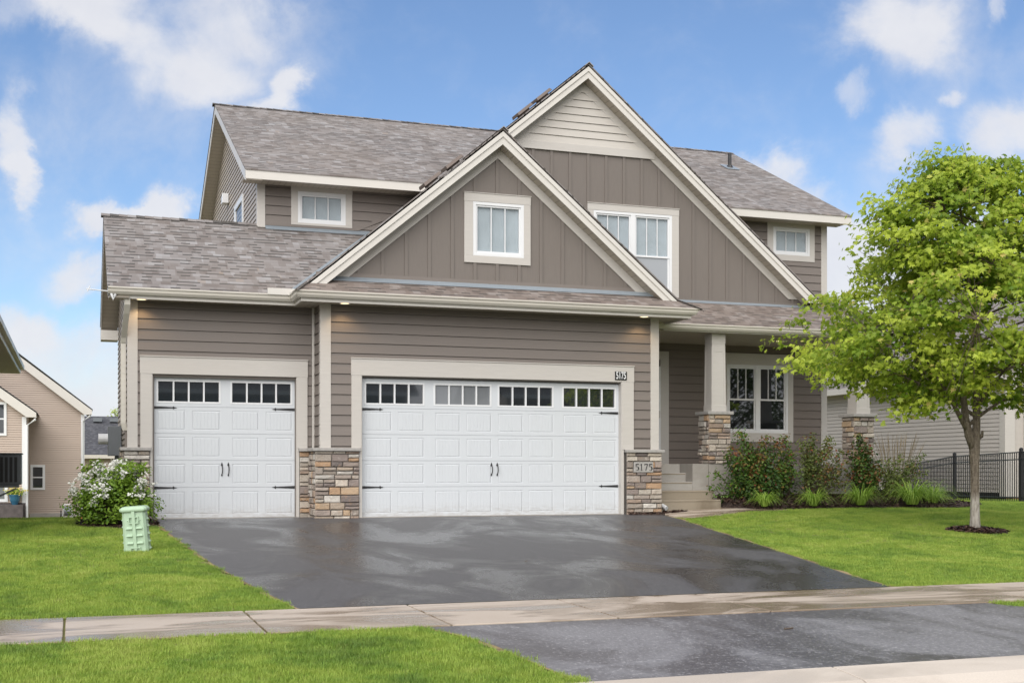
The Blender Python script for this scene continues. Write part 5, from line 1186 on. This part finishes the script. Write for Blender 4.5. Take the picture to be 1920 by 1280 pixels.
def right_house():
    r_=thing('house','pale grey vinyl sided neighbouring house behind the black metal fence','house'); X=23.6
    m_=MB(); lap(m_,[[(27.2,.22),(39,.22),(39,3.45),(27.2,3.45)]],(X,0,0),(0,1,0),(-1,0,0),.112,.22,.017,.0015,.008); m_.box(X+.02,X+.1,27.25,39,0,3.45); m_.build('wall','greyvin',r_)
    m_=MB(); m_.box(X+.02,X+.3,27.25,39,-.3,.22); m_.box(X+.2,X+11,27.25,27.5,-.3,.14); m_.build('foundation','tanfound',r_)
    m_=MB(); m_.box(X-.03,X+.30,27.14,27.2,.1,3.45); m_.box(X-.03,X,27.2,27.36,.1,3.45); m_.box(X+.62,X+.70,27.12,27.2,.1,2.9); m_.build('corner_board','trim',r_,bevel=.004)
    m_=MB(); m_.box(X+.3,X+11,27.2,27.25,.1,3.45); m_.xz([(X,3.4),(X+11,3.4),(X+5.5,6.9)],27.2,27.25); m_.build('front_wall','greyvin',r_)
    m_=MB(); slab(m_,[(X-.4,26.8,3.42),(X-.4,39.4,3.42),(X+5.5,39.4,7.1),(X+5.5,26.8,7.1)],(0,1,0)); slab(m_,[(X+11.4,26.8,3.42),(X+11.4,39.4,3.42),(X+5.5,39.4,7.1),(X+5.5,26.8,7.1)],(0,1,0)); m_.build('roof','roof',r_)
    m_=MB(); m_.box(X-.42,X-.39,26.8,39.4,3.24,3.42); m_.box(X-.40,X,26.85,39.4,3.24,3.26); m_.build('eave_fascia','fascia',r_)
    m_=MB(); m_.box(X+.75,X+4.2,27.1,27.18,.05,2.5)
    for k in range(4): m_.box(X+.85,X+4.1,27.085,27.1,.12+k*.6,.55+k*.6)
    m_.build('garage_door','greyvin',r_,bevel=.01)
    s_=thing('stepping_slab','low white slab lying on the grass behind the fence','slab'); m_=MB(); m_.prism([(22.6,24.9,.06),(24.4,25.2,.06),(24.3,25.9,.06),(22.7,25.6,.06)],(0,0,.10)); m_.build('slab_top','white',s_,bevel=.02)
right_house()
# ------------------------------------------------------------------ left neighbours
def left_near():
    r_=thing('house','neighbouring house of which only an eave corner shows at the left edge','house')
    m_=MB(); lap(m_,[rect(18,31.6,-.5,3.2)],(-1.78,0,0),(0,1,0),(1,0,0),.112,0,.017); m_.box(-12,-1.8,31.5,31.6,-.5,3.2); m_.box(-12,-1.8,18,18.1,-.5,3.2); m_.build('wall','beige',r_)
    m_=MB(); slab(m_,[(-1.18,17.5,3.33),(-1.18,32.1,3.33),(-7,32.1,6.6),(-7,17.5,6.6)],(0,1,0)); slab(m_,[(-12.8,17.5,3.33),(-12.8,32.1,3.33),(-7,32.1,6.6),(-7,17.5,6.6)],(0,1,0)); m_.build('roof','roof_dark',r_)
    m_=MB(); m_.box(-1.80,-1.21,17.5,32.05,3.13,3.15); m_.build('soffit','soffy',r_)
    m_=MB(); m_.box(-1.21,-1.185,17.5,32.08,3.13,3.30); m_.box(-1.185,-1.10,17.5,32.08,3.22,3.325); m_.box(-1.9,-1.21,32.05,32.08,3.13,3.2); m_.build('gutter','fascia',r_,bevel=.006)
    a=thing('air_conditioner','dark grey air conditioner on a wall bracket at the left edge','air conditioner')
    m_=MB(); m_.box(-1.76,-1.10,30.0,30.75,.50,1.18); m_.build('casing','grey',a,bevel=.02)
    m_=MB()
    for k in range(6): m_.box(-1.73+k*.098,-1.67+k*.098,29.985,30.0,.56,1.12)
    m_.build('grille','black',a); m_=MB(); m_.box(-1.78,-1.08,29.98,30.77,1.18,1.215); m_.build('top_cover','grey',a,bevel=.01)
    m_=MB(); m_.box(-1.78,-1.14,29.98,30.06,.44,.50); m_.prism([(-1.78,30.0,.16),(-1.78,30.0,.11),(-1.2,30.0,.40),(-1.2,30.0,.44)],(0,.04,0)); m_.build('bracket','grey',a)
left_near()
def left_far():
    r_=thing('house','beige vinyl sided house with white rake boards behind the left lawn','house')
    Ya,Yb=60.,64.; g0=-1.45
    import math as _m
    # near wing: right edge X=-2.0 ; far wing: right edge X=.51
    xa=-1.98; m_=MB(); lap(m_,[[(-8,g0+.8),(xa,g0+.8),(xa,3.40),(-8,8.0)]],(0,Ya,0),(1,0,0),(0,-1,0),.105,0,.02,.0015,.02)
    lap(m_,[[(-8,g0+.2),(.51,g0+.2),(.51,3.72),(-8,10.4)]],(0,Yb,0),(1,0,0),(0,-1,0),.105,0,.02,.0015,.02); m_.box(.45,.50,64.05,74,g0,3.7); m_.box(xa-.05,xa-.01,60.05,64,g0,3.4); m_.build('wall','beige',r_)
    m_=MB(); m_.box(-8,xa+.01,Ya-.05,Ya+.1,g0-.4,g0+.8); m_.build('stone_base','darkstone',r_)
    m_=MB(); m_.box(xa+.03,.5,Yb-.02,Yb+.1,g0-.4,g0+.2); m_.build('foundation','found',r_)
    m_=MB(); s_=.79
    m_.xz([(.86,3.72),(.86,3.50),(.50,3.50),(-8,10.20),(-8,10.52)],Yb-.28,Yb+.0); m_.xz([(xa+.42,3.38),(xa+.42,3.18),(xa+.02,3.18),(-8,7.75),(-8,8.05)],Ya-.28,Ya); m_.build('rake_board','fascia',r_)
    m_=MB(); slab(m_,[(.9,Yb-.3,3.76),(.9,Yb+10,3.76),(-8,Yb+10,10.75),(-8,Yb-.3,10.75)],(0,1,0)); slab(m_,[(xa+.46,Ya-.3,3.42),(xa+.46,Yb,3.42),(-8,Yb,8.2),(-8,Ya-.3,8.2)],(0,1,0)); m_.build('roof','roof_dark',r_)
    def ds(x,y,zt):
        m_=MB(); m_.tube([(x+.32,y-.25,zt),(x+.30,y-.22,zt-.12),(x-.05,y-.08,zt-.38),(x-.05,y-.08,g0+.15),(x-.2,y-.2,g0-.05)],.055,8); m_.build('downspout','white',r_)
    ds(xa+.08,Ya,3.2); ds(.47,Yb,3.55)
    m_=MB(); m_.box(xa-.18,xa,Ya-.03,Ya,g0+.8,3.2); m_.box(.36,.52,Yb-.03,Yb,g0+.2,3.5); m_.build('corner_board','white',r_)
    simple_window(r_,(0,Yb,0),(1,0,0),(0,-1,0),-1.93,-1.27,-.13,1.07,.11)
    simple_window(r_,(0,Ya,0),(1,0,0),(0,-1,0),-4.0,-2.80,2.35,3.95-.1,.11); simple_window(r_,(0,Ya,0),(1,0,0),(0,-1,0),-4.2,-2.75,-.6,.9,.13,False,'glass_grey')
    p=thing('flower_pot','blue glazed pot of yellow flowers on the dark stone ledge','flower pot'); cx,cy,cz=-2.45,59.7,-.72
    m_=MB(); n=14
    for (r0,z0,r1,z1) in ((.12,0,.20,.18),(.20,.18,.24,.40),(.26,.40,.26,.45)): m_.tube([(cx,cy,cz+z0),(cx,cy,cz+z1)],[r0,r1],n)
    m_.build('pot','pot',p,smooth=False); q=np.array([(cx+rng.normal(0,.17),cy+rng.normal(0,.14),cz+.47+abs(rng.normal(0,.10))) for _ in range(260)]); leafset('leaves','spirea',q,rng.normal(size=q.shape)+[0,-.5,.6],rng.uniform(.06,.10,260),rng.random(260),p,'oval',0,1)
    q=np.array([(cx+rng.normal(0,.2),cy-.05+rng.normal(0,.14),cz+.60+rng.normal(0,.08)) for _ in range(120)]); leafset('flowers','yellow',q,rng.normal(size=q.shape)+[0,-1,.6],rng.uniform(.05,.08,120),rng.random(120),p,'petal',0,1)
    L_=MB(); L_.box(-3.2,-2.1,59.3,59.95,-1.6,-.72); lo=L_.build('stone_ledge','darkstone'); tag(lo,'low dark stone block carrying the blue flower pot','stone ledge')
    hr=thing('hose_reel','small grey hose reel cart standing against the beige house wall','hose reel'); cx,cy=-.25,62.6; g=h(cx,cy)
    m_=MB(); m_.tube([(cx-.24,cy,g),(cx-.15,cy,g+.62)],.03,6); m_.tube([(cx+.24,cy,g),(cx+.15,cy,g+.62)],.03,6); m_.tube([(cx-.15,cy,g+.62),(cx+.15,cy,g+.62)],.03,6); m_.tube([(cx-.24,cy-.3,g+.03),(cx+.24,cy-.3,g+.03)],.03,6); m_.tube([(cx-.24,cy-.3,g+.03),(cx-.24,cy,g+.05)],.03,6); m_.tube([(cx+.24,cy-.3,g+.03),(cx+.24,cy,g+.05)],.03,6); m_.build('frame','white',hr)
    m_=MB(); m_.tube([(cx-.15,cy,g+.32),(cx+.15,cy,g+.32)],.23,14); m_.build('reel','grey',hr); m_=MB(); m_.tube([(cx-.32,cy,g+.18),(cx-.26,cy,g+.18)],.18,12); m_.build('wheel','black',hr)
left_far()
c=MB(); g=h(.1,22.4); c.tube([(.12,22.3,g),(.20,22.35,g+.07),(.28,22.3,g+.09)],[.05,.035,.02],8); c.tube([(.42,22.2,g+.02),(.5,22.2,g+.06)],[.03,.02],8); tag(c.build('plant_marker','orange'),'small orange plastic marker on the grass beside the flowering bush','garden marker')
def dark_house():
    r_=thing('house','distant house with a dark shingled roof between the beige house and the garage','house'); Y=84; g0=-2
    m_=MB(); m_.box(-6,9,Y,Y+9,g0,1.62); m_.build('wall','beige',r_); m_=MB(); slab(m_,[(-7,Y-.5,1.72),(10,Y-.5,1.72),(10,Y+5,4.45),(-7,Y+5,4.45)],(1,0,0)); slab(m_,[(-7,Y+10.5,1.72),(10,Y+10.5,1.72),(10,Y+5,4.45),(-7,Y+5,4.45)],(1,0,0)); m_.build('roof','roof_dark',r_)
    m_=MB(); m_.box(-7,10,Y-.62,Y-.5,1.55,1.78); m_.build('gutter','gutter',r_)
    for x in (1.55,2.6): 
        m_=MB(); m_.box(x-.28,x+.28,Y+3.9,Y+4.4,4.05,4.3); m_.build('roof_vent','grey',r_)
dark_house()
def bgtree(label,x,y,s,hh,seed,n=2600,group=None,mat='far'):
    root=thing('tree',label,'tree',group); r=random.Random(seed); z=h(x,y); m_=MB(); B=Vector((x,y,z)); m_.tube([B,B+Vector((0,0,hh*.4)),B+Vector((.1,0,hh*.85))],[s*.09,s*.06,s*.02],8); pos=[];nr=[];tn=[]
    for i in range(int(n/40)):
        a=r.uniform(0,6.283); zz=r.uniform(.25,1); q=r.random()**.5*math.sin(min(1,(zz-.15)*1.12)*math.pi)**.5; e=Vector((math.cos(a)*s*q,math.sin(a)*s*q,zz*hh)); bt=r.uniform(.1,.8)
        m_.tube([B+Vector((0,0,zz*hh*.7)),B+e],[.05,.015],4,False)
        for k in range(40): p=B+e+Vector((r.gauss(0,.13*s),r.gauss(0,.13*s),r.gauss(0,.1*s))); pos.append(p); nr.append(Vector((r.gauss(0,.6),r.gauss(0,.6)-.3,.7))); tn.append(min(.84,max(0,bt+r.gauss(0,.1))))
    m_.build('trunk','twig',root); leafset('crown',mat,np.array(pos),np.array(nr),np.full(len(pos),.05*s+.06),np.array(tn),root,'oval',.2,seed)
bgtree('tree top peeking over the distant dark shingled roof',3.3,96,1.3,6.2,3,1600,mat='maple')
# across the street (seen in the window and door glass)
def opposite(x0,x1,lab,c):
    r_=thing('house',lab,'house'); Y=-26; m_=MB(); m_.box(x0,x1,Y-9,Y,-1,5.2); m_.build('wall',c,r_); m_=MB(); ym=Y-4.5
    slab(m_,[(x0-.5,Y+.6,5.2),(x1+.5,Y+.6,5.2),(x1+.5,ym,8.2),(x0-.5,ym,8.2)],(1,0,0)); slab(m_,[(x0-.5,Y-9.6,5.2),(x1+.5,Y-9.6,5.2),(x1+.5,ym,8.2),(x0-.5,ym,8.2)],(1,0,0)); m_.build('roof','roof_dark',r_)
    m_=MB(); m_.box(x0-.5,x1+.5,Y+.6,Y+.65,5.0,5.22); m_.build('fascia','white',r_)
    for k in range(3): simple_window(r_,(0,Y,0),(1,0,0),(0,1,0),x0+1.2+k*3.6,x0+2.6+k*3.6,2.9,4.5,.12)
opposite(1,18,'dark grey house across the street reflected in the single garage door glass','grey'); opposite(24,33,'brown house across the street reflected in the double garage door glass','siding')
for i,(x,y,s_,hh,lb) in enumerate(((33.0,-11,2.6,8.5,'slim leafy tree across the street reflected in the left half of the porch window'),(38.5,-12,3.0,9.5,'broad leafy tree across the street reflected in the right half of the porch window'),(30,-20,3.2,8.5,'rounded leafy tree across the street reflected in the last garage door window'))): bgtree(lb,x,y,s_,hh,50+i,5200,'trees across the street')
# small litter on the driveway
for i,(x,y,lab) in enumerate(((5.3,14.5,'dry curled leaf lying on the middle of the driveway'),(5.6,9.0,'short brown twig lying on the driveway apron'))):
    m_=MB(); z=h(x,y)+.014
    if i==0: m_.faces([(x-.04,y,z),(x,y-.03,z+.012),(x+.05,y,z+.004),(x,y+.03,z+.016)],[(0,1,3),(1,2,3)])
    else: m_.tube([(x-.05,y-.02,z),(x+.05,y+.01,z)],.007,6)
    tag(m_.build('dry_leaf' if i==0 else 'twig','twig'),lab,'leaf' if i==0 else 'twig')
